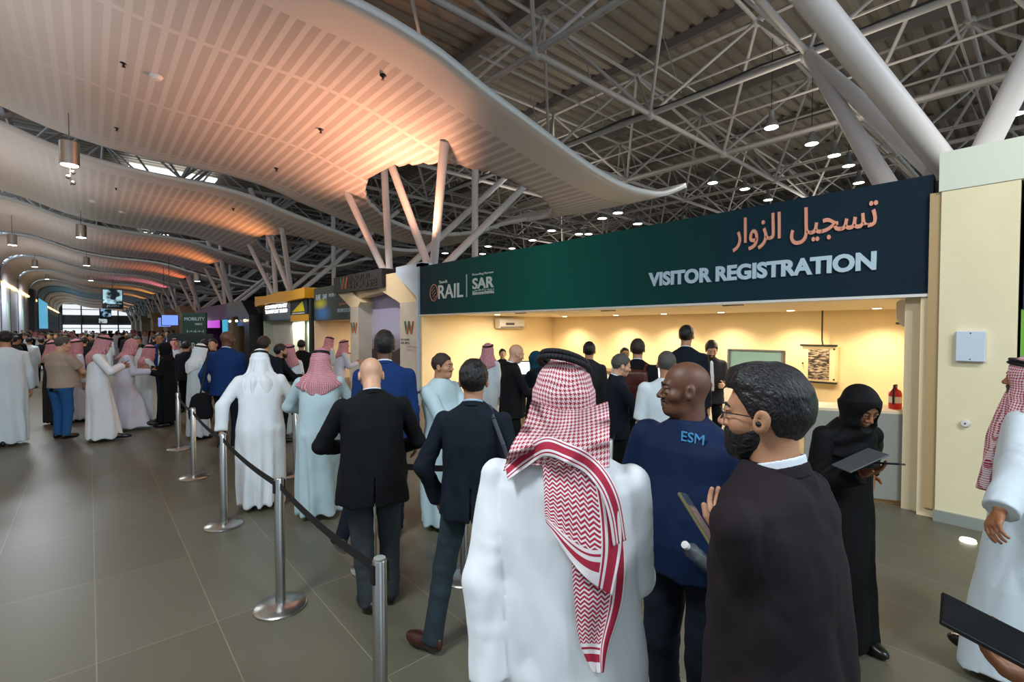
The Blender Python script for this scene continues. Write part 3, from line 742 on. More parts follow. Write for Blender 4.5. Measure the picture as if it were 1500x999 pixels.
# yellow booth
yb_, yf = booth(18.75, 25.6, 3.05, 2.3, mat('yellow_booth_dark', '2a2c2c', .5), mat('mint_wall', 'b8c4b4', .7), 'booth with a bright yellow top band and a black letter screen', deep=3.0)
MB().prism([(18.7, 3.1), (18.7, 3.5), (20.5, 3.46), (22, 3.52), (24, 3.44), (25.9, 3.5), (25.9, 3.0), (24, 3.12), (22, 3.05)], (6.1, 0, 0), (0, 1, 0), (0, 0, 1), (.5, 0, 0)).build('yellow_band', mat('booth_yellow', 'e8a818', .4), yb_)
MB().box(6.34, 6.4, 21.2, 25.2, 2.32, 3.08).build('screen', mat('black_screen', '0c0e10', .2), yb_)
for zz, s in ((2.86, 'CONTEMPORARY'), (2.64, 'TRANSPORT BUILD')):
    text(s, 'lettering', (6.33, 25.0, zz), (0, -1, 0), (0, 0, 1), .3, mat('lit_letters', 'e8f0f4', .5, emit=1.2), yb_, width=3.4, height=.17, off=.01)
MB().box(6.33, 6.4, 19.1, 21.2, 2.5, 3.1).build('warning_board', mat('teal_dark', '12303a', .5), yb_)
MB().prism([(19.4, 2.62), (20.9, 2.62), (19.6, 3.02)], (6.31, 0, 0), (0, 1, 0), (0, 0, 1), (.02, 0, 0)).build('yellow_triangle', mat('sign_yellow', 'e8d820', .5), yb_)
MB().box(6.31, 6.33, 19.4, 20.9, 2.53, 2.58).build('white_strip', M_white, yb_)
MB().box(6.34, 6.42, 18.9, 21.2, 2.25, 2.5).build('yellow_lower', mat('booth_yellow', 'e8a818', .4), yb_)
MB().box(6.3, 6.5, 18.6, 18.85, 0, 3.1).build('post', M_dark, yb_)
MB().prism([(20.2, 1.9), (19.3, 2.2), (19.0, 2.2), (19.0, .7), (19.6, .7)], (7.4, 0, 0), (0, 1, 0), (0, 0, 1), (.05, 0, 0)).build('yellow_panel', mat('booth_yellow', 'e8a818', .4), yb_)
MB().box(7.45, 7.5, 19.0, 24, 0, 2.3).build('mint_screen', mat('mint_wall', 'b8c4b4', .7), yb_)
# black octagon gate
OG = wempty('octagon_gate', (6.3, 28, 0), 'black booth gate with chamfered octagonal corners and small bulbs', 'gateway')
MB().prism([(26.2, 0), (27.2, 0), (27.2, 2.0), (28.6, 2.6), (31.2, 2.6), (31.2, 3.4), (27.8, 3.4), (26.2, 2.6)], (5.9, 0, 0), (0, 1, 0), (0, 0, 1), (.9, 0, 0)).build('gate_frame', mat('gate_black', '101114', .35), OG)
for yy in (26.8, 28.6, 30.2):
    MB().sph((5.85, yy, 2.35), .06, 10).build('bulb', mat('bulb_glow', 'ffe0a8', .5, emit=8), OG)
b2, f2 = booth(26.4, 33.5, 3.3, 2.4, mat('brown_fascia', '3a3630', .5), mat('tan_wall', '9a8468', .7), 'brown and dark booth between the black gate and the purple booth', deep=3)
text('LIFT', 'lettering', (6.385, 33.2, 2.8), (0, -1, 0), (0, 0, 1), .3, M_lightblue, f2, width=1.2, height=.3)
MB().box(6.2, 6.5, 31.3, 32.3, 0, 3.0).build('post', mat('gold_post', '8c7c60', .5), b2)
MB().box(6.38, 6.42, 27.5, 31, 2.1, 2.4).build('blue_strip', mat('blue_panel', '2a5a9c', .4, emit=.3), b2)
# purple booth
pbt, pf = booth(33.6, 44, 3.5, 2.5, mat('purple_fascia', '6a2a78', .5), mat('purple_wall', '5a2a68', .6), 'purple booth with a magenta glow and a round white light', deep=3)
MB().box(6.3, 6.4, 36, 42, 2.0, 2.5).build('magenta_strip', mat('magenta_light', 'b040c0', .5, emit=.8), pbt)
MB().sph((6.1, 41, 2.3), .35, 12, sc=(.3, 1, 1.3)).build('globe_light', mat('globe_glow', 'f8eef8', .5, emit=3), pbt)
MB().box(6.35, 6.45, 33.6, 35, 1.2, 2.5).build('cyan_panel', mat('cyan_panel', '3cb0d8', .5, emit=.6), pbt)
# green MOBILITY board standing across the walkway side
def board(u0, u1, v0, v1, dep, m, label, txts, name='sign_board', cat='sign'):
    a, b = atd(u0, v0, dep), atd(u1, v1, dep)
    s = (b-a); s.z = 0; w = s.length; s.normalize(); f = Vector((s.y, -s.x, 0))
    if f.dot(fwd) > 0: f = -f
    t = wempty(name, (a.x, a.y, 0), label, cat)
    c = (a+b)/2
    MB().obox((c.x, c.y, (a.z+b.z)/2), s*w/2, f*.05, (0, 0, (a.z-b.z)/2)).build('panel', m, t)
    if b.z > .3:
        for k in (.08, .92):
            q = a.lerp(b, k); MB().tube((q.x, q.y, 0), (q.x, q.y, b.z), .04, 8).build('leg', M_grey, t)
    for (str_, fx, fz, fw, fh) in txts:
        o = Vector((a.x, a.y, b.z))+s*(w*fx)+Vector((0, 0, (a.z-b.z)*fz))+f*.055
        text(str_, 'lettering', o, s, (0, 0, 1), .3, M_lightblue, t, width=w*fw, height=(a.z-b.z)*fh)
board(268, 303, 458, 492, 21, mat('deep_green_board', '14382c', .5), 'deep green mobility sign board left of the purple booth', [('MOBILITY', .1, .66, .85, .14), ('metro', .55, .46, .3, .1), ('I-+-I-+-I', .2, .15, .7, .1)])
board(246, 312, 489, 560, 16, mat('slate_board', '28383c', .5), 'slate coloured board with pale rail logo standing behind the queue', [('RAIL', .56, .66, .32, .16), ('Saudi', .12, .74, .2, .12)])
# cream chevron gates farther down
for k, (y0, w_) in enumerate([(47, 5), (58, 6), (72, 7), (88, 8)]):
    G_ = wempty('chevron_gate', (6.2, y0, 0), 'cream booth gate with slanting corners, %s along the far booths' % ('nearest', 'second', 'third', 'farthest')[k], 'gateway')
    MB().prism([(y0, 0), (y0+1, 0), (y0+1, 2.4), (y0+3, 3.4), (y0+w_, 3.4), (y0+w_, 3.9), (y0+2.6, 3.9), (y0, 2.7)], (5.8, 0, 0), (0, 1, 0), (0, 0, 1), (1.0, 0, 0)).build('gate_frame', mat('gate_cream', '9c8c6c', .6), G_)
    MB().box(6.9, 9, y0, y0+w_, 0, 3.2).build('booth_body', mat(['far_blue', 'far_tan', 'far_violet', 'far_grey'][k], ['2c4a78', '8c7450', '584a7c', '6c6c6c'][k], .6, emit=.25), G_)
for k, (u, v, dep, w, h, c, lb) in enumerate([(249, 469, 30, .9, .7, '6f8fe0', 'right blue screen hanging over the far booths'), (241, 472, 34, .8, .7, '6a80d0', 'left blue screen hanging over the far booths')]):
    q = atd(u, v, dep); t = wempty('overhead_screen', tuple(q), lb, 'screen')
    MB().box(q.x-w/2, q.x+w/2, q.y, q.y+.08, q.z-h/2, q.z+h/2).build('casing', M_black, t)
    MB().box(q.x-w*.46, q.x+w*.46, q.y-.02, q.y, q.z-h*.45, q.z+h*.45).build('display', mat('blue_screen_%d' % k, c, .4, emit=1), t)
    MB().tube((q.x, q.y+.04, q.z+h/2), (q.x, q.y+.04, q.z+h/2+3.6), .02, 6).build('rod', M_grey, t)

# ================================================================ stanchions and belts
def stanchion_proto():
    t = empty('belt_stanchion', (0, 0, 0), 0, 'x', 'stanchion', 'steel belt stanchions of the queue')
    MB().lathe([(0, 0), (.168, 0), (.17, .012), (.16, .022), (.06, .034), (.03, .04), (0, .04)], n=36).build('base', M_steel, t, smooth=True)
    MB().lathe([(.0, .03), (.032, .03), (.032, .895), (.028, .9), (0, .9)], n=24).build('pole', M_steel, t, smooth=True)
    MB().lathe([(0, .9), (.026, .9), (.026, .908), (0, .91)], n=24).build('cap', mat('cap_grey', '8c9490', .4), t, smooth=True)
    MB().box(-.038, -.028, -.016, .016, .80, .885).box(.028, .038, -.016, .016, .80, .885).build('belt_slot', M_blackrub, t)
    return t
SP = stanchion_proto(); STN = []
def stanchion(p, label):
    o = SP if not STN else copy_tree(SP)
    o.location = (p[0], p[1], 0); o['label'] = label; STN.append(o); return Vector((p[0], p[1], .845))
s1 = stanchion(atz(556, 816, .91), 'nearest belt stanchion, cut off by the lower frame edge')
s2 = stanchion(atz(411, 889, 0), 'stanchion with whole base visible, nearest on the left row')
s3 = stanchion(atz(328, 770, 0), 'stanchion by the hem of the white robed person reaching for the belt')
s4 = stanchion(atz(284, 700, 0), 'second farthest stanchion of the left row')
s5 = stanchion(atz(262, 658, 0), 'farthest stanchion of the left row, near the person with shoulder bag')
s6 = stanchion(atz(680, 846, 0), 'stanchion standing behind the legs of the person in the dark jacket with brown shoes')
s7 = stanchion(atz(546, 832, 0), 'stanchion showing between the legs of the bald person in black coat')
s8 = stanchion(atz(433, 696, 0), 'stanchion standing behind the two robed people in the middle of the queue')
s9 = stanchion(atd(893, 640, 4.4).xy.to_3d(), 'stanchion with its steel top right beside the red headscarf')
s10 = stanchion(atd(641, 545, 9.5).xy.to_3d(), 'stanchion at the left mouth of the registration booth')
s11 = stanchion(atd(592, 545, 7.6).xy.to_3d(), 'stanchion behind the tall person in blue suit')
s12 = stanchion(atd(908, 625, 5.6).xy.to_3d(), 'stanchion behind the grey haired person with folded hands')
s13 = stanchion(atd(520, 545, 9.5).xy.to_3d(), 'stanchion near the information desk behind the blue suit')
def belt(a, b, label, sag=.03):
    a, b = Vector(a), Vector(b); d = (b-a); d.z = 0; d.normalize(); s = Vector((-d.y, d.x, 0))*.001; n = 12; V = []; F_ = []
    a = a+d*.034; b = b-d*.034
    for k in range(n+1):
        p = a.lerp(b, k/n); p.z -= sag*4*(k/n)*(1-k/n)
        V += [p+s+Vector((0, 0, .024)), p+s-Vector((0, 0, .024)), p-s-Vector((0, 0, .024)), p-s+Vector((0, 0, .024))]
    for k in range(n):
        for q in range(4): F_.append((4*k+q, 4*k+(q+1) % 4, 4*k+4+(q+1) % 4, 4*k+4+q))
    tag(MB().add(V, F_).build('queue_belt', M_blackrub), label, 'belt')
belt(s1, s2, 'black belt from the nearest stanchion to the second one')
belt(s2, s3, 'black belt behind the second stanchion of the left row')
belt(s3, s4, 'black belt under the hand of the person in the white headdress')
belt(s4, s5, 'black belt between the two farthest stanchions of the left row')
belt(s7, s6, 'black belt passing behind the person in the black coat', .01)
belt(s11, s10, 'black belt leading to the mouth of the registration booth')
belt(s11, s13, 'black belt in front of the information desk')
belt(s9, s12, 'black belt between the two stanchions inside the booth queue')
belt(s10, (8.1, 6.2, .845), 'black belt crossing the registration booth front')
# ================================================================ figure modelling (distance fields meshed by surface nets)
def surfnet(f, lo, hi, h):
    lo = np.array(lo, float); hi = np.array(hi, float)
    n = np.maximum(4, np.ceil((hi-lo)/h).astype(int)+1)
    ax = [lo[k]+h*np.arange(n[k]) for k in range(3)]
    G = np.stack(np.meshgrid(*ax, indexing='ij'), -1).astype(np.float32)
    D = f(G.reshape(-1, 3)).reshape(n).astype(np.float32)
    S = D < 0
    c = [slice(None, -1), slice(1, None)]
    cnt = np.zeros(n-1, np.int8)
    for i in (0, 1):
        for j in (0, 1):
            for k in (0, 1): cnt += S[c[i], c[j], c[k]]
    act = (cnt > 0) & (cnt < 8)
    idx = -np.ones(n-1, np.int64); A = np.argwhere(act); idx[act] = np.arange(len(A))
    pos = np.zeros((len(A), 3)); w = np.zeros(len(A))
    for a in range(3):
        o = [k for k in range(3) if k != a]
        for i in (0, 1):
            for j in (0, 1):
                p = A.copy(); p[:, o[0]] += i; p[:, o[1]] += j; q = p.copy(); q[:, a] += 1
                d0 = D[tuple(p.T)]; d1 = D[tuple(q.T)]; m = (d0 < 0) != (d1 < 0)
                t = np.where(m, d0/np.where(m, d0-d1, 1), 0)
                pp = p.astype(float); pp[:, a] += t
                pos += pp*m[:, None]; w += m
    V = lo+h*pos/w[:, None]
    Q = []
    for a in range(3):
        b, c2 = (a+1) % 3, (a+2) % 3
        sl0 = [slice(None)]*3; sl1 = [slice(None)]*3; sl0[a] = slice(None, -1); sl1[a] = slice(1, None)
        e = S[tuple(sl0)] != S[tuple(sl1)]
        E_ = np.argwhere(e); E_ = E_[(E_[:, b] > 0) & (E_[:, c2] > 0) & (E_[:, b] < n[b]-1) & (E_[:, c2] < n[c2]-1)]
        if not len(E_): continue
        s = S[tuple(E_.T)]
        def cell(db, dc):
            x = E_.copy(); x[:, b] -= db; x[:, c2] -= dc; return idx[tuple(x.T)]
        q = np.stack([cell(1, 1), cell(0, 1), cell(0, 0), cell(1, 0)], 1)
        q[~s] = q[~s][:, ::-1]; Q.append(q)
    return V, np.concatenate(Q) if Q else np.zeros((0, 4), int)
def meshobj(name, pieces, material, parent=None):
    V = []; Q = []; k = 0
    for v, q in pieces: V.append(v); Q.append(q+k); k += len(v)
    V = np.concatenate(V); Q = np.concatenate(Q)
    me = bpy.data.meshes.new(name); me.vertices.add(len(V)); me.vertices.foreach_set('co', V.astype(np.float32).ravel())
    me.loops.add(Q.size); me.loops.foreach_set('vertex_index', Q.astype(np.int32).ravel())
    me.polygons.add(len(Q)); me.polygons.foreach_set('loop_start', np.arange(0, Q.size, 4, dtype=np.int32))
    try: me.polygons.foreach_set('loop_total', np.full(len(Q), 4, dtype=np.int32))
    except Exception: pass
    me.update(calc_edges=True); me.validate(); me.shade_smooth(); me.materials.append(material)
    o = bpy.data.objects.new(name, me); C.objects.link(o)
    if parent: o.parent = parent
    return o
def smin(a, b, k):
    h = np.clip(.5+.5*(b-a)/k, 0, 1); return b*(1-h)+a*h-k*h*(1-h)
def U(*d, k=.02):
    r = d[0]
    for x in d[1:]: r = smin(r, x, k)
    return r
def cone(P, a, b, ra, rb):
    a = np.array(a, np.float32); b = np.array(b, np.float32); ab = b-a
    t = np.clip(((P-a)@ab)/max(1e-9, ab@ab), 0, 1)
    return np.linalg.norm(P-a-t[:, None]*ab, axis=1)-(ra+(rb-ra)*t)
def ell(P, c, r):
    q = P-np.array(c, np.float32); r = np.array(r, np.float32)
    k0 = np.linalg.norm(q/r, axis=1); k1 = np.linalg.norm(q/(r*r), axis=1)+1e-9
    return k0*(k0-1)/k1
def loft(P, rows, p=2.3, cap=True):
    rows = sorted(rows); z = P[:, 2]; R_ = np.array(rows, float)
    cx, cy, rx, ry = (np.interp(z, R_[:, 0], R_[:, k]) for k in (1, 2, 3, 4))
    d = (((np.abs(P[:, 0]-cx)/rx)**p+(np.abs(P[:, 1]-cy)/ry)**p)**(1/p)-1)*np.minimum(rx, ry)
    return np.maximum(np.maximum(d, R_[0, 0]-z), z-R_[-1, 0]) if cap else d
def wr(P, s=1., seed=0, st=(1, 1, 1)):
    rg = np.random.RandomState(seed); r = 0
    q = P*np.array(st)*s
    for k in range(5):
        v = rg.normal(size=3); v /= np.linalg.norm(v); u_ = rg.normal(size=3); u_ /= np.linalg.norm(u_)
        r = r+np.sin(q@v*(9+5*k)+2.0*np.sin(q@u_*(6+2*k)+rg.uniform(0, 6))+rg.uniform(0, 6))/(1+.4*k)
    return r/2.5
def crease(P, s, seed=0, st=(1, 1, .6)):
    a = wr(P, s, seed, st); b = wr(P, s*1.9, seed+7, st)
    return (np.abs(a)-.35)+.45*(np.abs(b)-.35)
def ik(S, T, l1, l2, hint):
    S, T, hint = Vector(S), Vector(T), Vector(hint); d = T-S; L = d.length
    if L > (l1+l2)*.995: T = S+d*((l1+l2)*.995/L); d = T-S; L = d.length
    d.normalize(); a = (l1*l1-l2*l2+L*L)/(2*L); hgt = math.sqrt(max(0, l1*l1-a*a))
    h = hint-d*hint.dot(d)
    if h.length < 1e-4: h = Vector((0, 0, -1))
    h.normalize(); return S+d*a+h*hgt, T
SKIN = {'light': 'c99a7c', 'tan': 'b07f5e', 'brown': '94603f', 'dark': '623f2c', 'pale': 'd6a78c'}
def skin(t): return mat('skin_'+t, SKIN[t], .5, bump=.1, bscale=250, var=.08, vscale=14)
LOD = {'hi': (.0042, .0038, .009), 'mid': (.0065, .006, .015), 'lo': (.011, .011, .026), 'far': (.017, .02, .04)}
class Fig:
    def __init__(s, label, u=None, vf=None, dep=None, xy=None, f=0, H=None, vt=None, bow=0, w=1., lod='mid', lean=0, yaw=0, pitch=0, group=None,
                 rh=None, lh=None, rel=None, lel=None, feet=None, tone='tan', sway=0, belly=0, hand_curl=.6, roll=0, rn=None, ln=None):
        p = Vector(xy) if xy is not None else (atz(u, vf, 0).xy if vf else atd(u, 482, dep).xy)
        dv = Vector((p.x, p.y)).normalized(); rv = Vector((dv.y, -dv.x)); a = math.radians(f)
        fd = dv*math.cos(a)+rv*math.sin(a); s.rz = math.atan2(-fd.x, fd.y); s.p = p
        dd_ = (Vector((p.x, p.y, 0))-CAM).dot(fwd) if True else 0
        if vt is not None:
            q = (Vector((p.x, p.y, 0))-Vector((0, 0, 0))); kk = Vector((p.x, p.y)).length/Vector(ray(u or 750, vt).xy).length
            H = CAMZ+ray(u or 750, vt).z*kk+bow
        H = H or 1.75
        s.H = H; s.w = w; s.lod = LOD[lod]; s.lodn = lod; s.label = label; s.tone = tone; s.belly = belly; s.group = group
        s.t = math.tan(math.radians(lean)); s.zp = .52*H; s.sway = sway
        s.neck = Vector((sway, (.842*H-s.zp)*s.t, .842*H))
        s.Rh = Matrix.Rotation(math.radians(-yaw), 3, 'Z') @ Matrix.Rotation(math.radians(-pitch), 3, 'X') @ Matrix.Rotation(math.radians(roll), 3, 'Y')
        s.hs = 1.0*(H/1.75)**.5
        s.ho = s.neck+Vector((0, .005, .01))+s.Rh @ Vector((0, .022,   .158*H-.125*s.hs-.012))
        sh = .104*H*w; s.S = [s.neck+Vector((sg*sh*.99, 0, -.05*H)) for sg in (1, -1)]
        l1, l2 = .172*H, .152*H
        def px(t):
            if t and isinstance(t[0], str):
                q = atd(*t[1:4]) if t[0] == 'px' else atz(t[1], t[2], 0); q = Matrix.Rotation(-s.rz, 3, 'Z') @ (q-Vector((p.x, p.y, 0)))
                return tuple(q) if t[0] == 'px' else (q.x, q.y)+tuple(t[3:])
            return t
        rh, lh = px(rh), px(lh)
        if feet: feet = [px(x) for x in feet]
        dflt = lambda sg: (sg*(sh+.055), .04+.3*s.t*H*.3, .462*H)
        s.E, s.Wr = [], []
        for k, (tg, el) in enumerate(((rh, rel), (lh, lel))):
            sg = 1 if k == 0 else -1
            tg = tg or dflt(sg); el = el or (sg*.35, -1, -.3)
            e, wv = ik(s.S[k], tg, l1, l2, el); s.E.append(e); s.Wr.append(wv)
        s.nrm = [tuple(Matrix.Rotation(-s.rz, 3, 'Z') @ Vector(x[1])) if x and x[0] == 'w' else x for x in (rn, ln)]; s.curl = hand_curl if isinstance(hand_curl, (tuple, list)) else (hand_curl, hand_curl)
        feet = feet or ((.1, .0, 8), (-.1, .02, 8)); s.feet = feet; s.K, s.A, s.Hp = [], [], []
        for k, ft in enumerate(feet):
            sg = 1 if k == 0 else -1; hp = Vector((sg*.052*H*w+sway*.5, 0, .515*H)); z = .045*H+(ft[3] if len(ft) > 3 else 0)
            an = Vector((ft[0], ft[1], z)); kn, an = ik(hp, an, .240*H, .2315*H, (sg*.12, 1, 0)); s.K.append(kn); s.A.append(an); s.Hp.append(hp)
        s.root = None; s.kids = []
    # ---- frames
    def hq(s, P): return ((P-np.array(s.ho))@np.array(s.Rh))/s.hs
    def hw(s, q): return s.ho+s.Rh @ (Vector(q)*s.hs)
    def cy(s, z): return (z-s.zp)*s.t if z > s.zp else 0
    def cyv(s, z): return np.maximum(z-s.zp, 0)*s.t
    def head_f(s, P, hi=True):
        q = s.hq(P)
        d = U(ell(q, (0, -.012, .032), (.077, .097, .092)), ell(q, (0, .022, -.04), (.056, .068, .068)), ell(q, (0, .062, -.088), (.026, .026, .022)), k=.03)
        if hi:
            d = U(d, cone(q, (-.03, .074, .024), (.03, .074, .024), .014, .014), ell(q, (.04, .05, -.025), (.028, .03, .026)), ell(q, (-.04, .05, -.025), (.028, .03, .026)), k=.02)
            for sg in (1, -1): 
                e = ell(q, (sg*.031, .1, .004), (.018, .018, .013)); d = -smin(-d, e, .012)
            d = U(d, cone(q, (0, .086, .012), (0, .108, -.026), .007, .0125), k=.012)
            d = U(d, ell(q, (.012, .096, -.031), (.01, .011, .008)), ell(q, (-.012, .096, -.031), (.01, .011, .008)), ell(q, (0, .088, -.057), (.024, .013, .006)), ell(q, (0, .086, -.068), (.02, .013, .007)), k=.006)
            for sg in (1, -1): d = U(d, ell(q, (sg*.031, .082, .0125), (.019, .0135, .0075)), ell(q, (sg*.031, .081, -.0085), (.017, .0115, .006)), k=.005)
        else:
            d = U(d, cone(q, (0, .084, .01), (0, .104, -.026), .01, .014), ell(q, (0, .086, -.062), (.024, .014, .012)), k=.015)
        for sg in (1, -1):
            e = ell(q@np.array([[1, 0, 0], [0, .97, -.24], [0, .24, .97]]), (sg*.08, -.008, -.004), (.011, .021, .033))
            if hi: e = -smin(-e, ell(q, (sg*.093, -.002, .0), (.012, .011, .02)), .006)
            d = smin(d, e, .008)
        nb = ((np.array(s.neck)-np.array(s.ho))@np.array(s.Rh))/s.hs
        d = smin(d, cone(q, (0, -.022, -.05), nb+np.array([0, -.005, -.03]), .053*s.w**.5, .062*s.w**.5), .03)
        if s.belly: d = smin(d, ell(q, (0, .03, -.085), (.05, .05, .035)), .03)
        return d
    def hand_pieces(s, k):
        sg = 1 if k == 0 else -1; W_ = s.Wr[k]; d = (W_-s.E[k]).normalized()
        n = s.nrm[k]; n = Vector(n) if n else Vector((-sg, 0, 0)); n = (n-d*n.dot(d)).normalized(); sd = d.cross(n)*(1 if sg > 0 else -1)   # n palm normal, sd thumb side
        if not s.nrm[k]:
            if sd.y < 0 and abs(d.z) > .5: sd = -sd
        h = s.lod[1]; c = s.curl[k]; sc = s.H/1.75
        F_ = [[Vector(x)*sc for x in ()]]
        segs = []
        for i, (off, L) in enumerate(((.030, .075), (.010, .083), (-.011, .077), (-.031, .062))):
            b = W_+(d*.088+sd*off)*sc; a = .25*c+.06*i*c; p = b; q_ = [p]
            for j, fr in enumerate((.45, .3, .25)):
                a += c*(.45 if j else .35); p = p+(d*math.cos(a)+n*math.sin(a)+sd*off*.6)*L*fr*sc; q_.append(p)
            segs.append((q_, .0088, .0068))
        tb = W_+(d*.03+sd*.03)*sc; t1 = tb+(d*.6+sd*.65+n*.35*c).normalized()*.042*sc; t2 = t1+(d*.85+sd*.25+n*.6*c).normalized()*.032*sc
        segs.append(([tb, t1, t2], .0125, .0085))
        def fn(P):
            r = U(cone(P, W_-d*.04, W_+d*.01, .026*sc, .024*sc), cone(P, W_+(d*.035+sd*.018)*sc, W_+(d*.082+sd*.026)*sc, .017*sc, .0135*sc), cone(P, W_+(d*.03)*sc, W_+(d*.084)*sc, .019*sc, .0145*sc), cone(P, W_+(d*.035-sd*.018)*sc, W_+(d*.08-sd*.028)*sc, .016*sc, .0125*sc), k=.016)
            if s.lodn in ('hi', 'mid'):
                for q_, ra, rb in segs:
                    m = len(q_)-1; fd = None
                    for j in range(m):
                        x = cone(P, q_[j], q_[j+1], (ra+(rb-ra)*j/m)*sc, (ra+(rb-ra)*(j+1)/m)*sc); fd = x if fd is None else np.minimum(fd, x)
                    r = smin(r, fd, .007)
            else:
                for q_, ra, rb in segs: r = smin(r, cone(P, q_[0], q_[-1], ra*1.5, rb*1.4), .01)
            # forearm up to the elbow
            return smin(r, cone(P, s.E[k], W_-d*.03, .040*sc*s.w**.5, .027*sc), .02)
        pts = [W_, W_+d*.2, s.E[k] if s.arms else s.E[k]*.5+W_*.5]+[p for q_, _, _ in segs for p in q_]
        lo = [min(p[i] for p in pts)-.04 for i in range(3)]; hi = [max(p[i] for p in pts)+.04 for i in range(3)]
        s.segs = getattr(s, 'segs', {}); s.segs[k] = segs
        return surfnet(fn, lo, hi, h)
    def body(s, arms=False, hi=None, face=True, legs=True):
        s.arms = arms; hi = (s.lodn in ('hi', 'mid')) if hi is None else hi
        lo = np.array(s.ho)-.17; lo[2] -= .06; up_ = np.array(s.ho)+.17
        pc = [surfnet(lambda P: s.head_f(P, hi), lo, up_, s.lod[0])]
        s.hide = getattr(s, 'hide', ())
        for k in (0, 1):
            if k not in s.hide: pc.append(s.hand_pieces(k))
        rows = [(.49*s.H, 0, 0, .05*s.H*s.w, .03*s.H), (.62*s.H, 0, s.cy(.62*s.H), .07*s.H*s.w, .045*s.H), (.79*s.H, 0, s.cy(.79*s.H), .075*s.H*s.w, .04*s.H), (.84*s.H, 0, s.cy(.84*s.H), .03*s.H, .03*s.H)]
        def tr(P):
            d = loft(P, rows)
            for k in (0, 1):
                d = U(d, cone(P, s.S[k], s.E[k], .048 if arms else .03, .042 if arms else .03), k=.02)
                ky = s.K[k] if legs else s.Hp[k].lerp(s.A[k], .5)
                d = U(d, cone(P, s.Hp[k], ky, .035, .03), cone(P, ky, s.A[k], .03, .028), k=.02)
            return d
        pts = [Vector((0, 0, 0)), s.neck]+s.E+s.A+s.K+s.S
        lo = [min(p[i] for p in pts)-.14 for i in range(3)]; hi_ = [max(p[i] for p in pts)+.14 for i in range(3)]
        pc.append(surfnet(tr, lo, hi_, .012 if arms and s.lodn == 'hi' else .02 if s.lodn in ('hi', 'mid') else .035))
        o = meshobj('person', pc, skin(s.tone)); o.location = (s.p.x, s.p.y, 0); o.rotation_euler.z = s.rz
        tag(o, s.label, 'person', s.group); s.root = o
        if s.lodn in ('hi', 'mid') and face:
            for sg in (1, -1):
                MB().sph(s.hw((sg*.031, .0765, .003)), .013*s.hs, 14).build('eye', mat('eye_white', 'b4a69c', .25), o, smooth=True)
                MB().sph(s.hw((sg*.031, .0855, .0025)), .0062*s.hs, 10).build('iris', mat('eye_dark', '1c120c', .15), o, smooth=True)
                m_ = MB(); b = [(sg*.014, .092, .022), (sg*.03, .0915, .029), (sg*.05, .078, .024)]
                m_.tube(s.hw(b[0]), s.hw(b[1]), .0045, 6).tube(s.hw(b[1]), s.hw(b[2]), .0045, 6, r1=.002); m_.build('eyebrow', mat('brow_dark', '1a1210', .8), o, smooth=True)
        return s
    # ---- garments
    def add(s, name, fn, pts, material, pad=.12, h=None):
        lo = [min(p[i] for p in pts)-pad for i in range(3)]; hi = [max(p[i] for p in pts)+pad for i in range(3)]
        lo[2] = max(lo[2], .0)
        v, q = surfnet(fn, lo, hi, h or s.lod[2])
        if len(q) == 0: return None
        return meshobj(name, [(v, q)], material, s.root)
    def headpart(s, name, fn, material, h=None, pad=.19, dz=0):
        o = np.array(s.ho); lo = o-pad; hi = o+pad; lo[2] -= dz
        v, q = surfnet(fn, lo, hi, h or s.lod[0]*1.1)
        if len(q) == 0: return None
        return meshobj(name, [(v, q)], material, s.root)
    def sleeves(s, P, r0, r1, r2, cut=.0, short=None, amp=0, seed=1):
        d = None
        for k in (0, 1):
            if short is not None:
                m = s.S[k].lerp(s.E[k], short); dr = (s.E[k]-s.S[k]).normalized()
                x = np.maximum(cone(P, s.S[k], m+dr*.05, r0, r1), (P-np.array(m, np.float32))@np.array(dr, np.float32))
            else:
                dr = (s.Wr[k]-s.E[k]).normalized(); e = s.Wr[k]-dr*cut
                x = cone(P, s.E[k], e+dr*.08, r1, r2)
                x = np.maximum(x, (P-np.array(e, np.float32))@np.array(dr, np.float32))
                x = smin(x, cone(P, s.S[k], s.E[k], r0, r1), .02)
                if s.lodn in ('hi', 'mid'):
                    q = P-np.array(s.E[k], np.float32); ax = np.array((s.Wr[k]-s.S[k]).normalized(), np.float32); t_ = q@ax
                    x = x-.0028*np.exp(-(t_/.12)**2)*(.6+.4*np.sin(q[:, 0]*21))*np.exp(-np.maximum(np.linalg.norm(q, axis=1)-.16, 0)*12)*np.sin(t_*2*PI/.06+3.4*np.sin(q[:, 2]*17+q[:, 0]*9)+2.5*np.sin(q[:, 1]*21))
            d = x if d is None else np.minimum(d, x)
        
        return d
    def trows(s, spec):
        H, w = s.H, s.w
        return [(z*H, s.sway if z > .7 else s.sway*.7, s.cy(z*H)+(dy if len(r) else 0), rx*H*w, ry*H*(.5+.5*w)) for z, rx, ry, dy, *r in [(a, b, c, (d[0] if d else 0), 1) for a, b, c, *d in spec]]
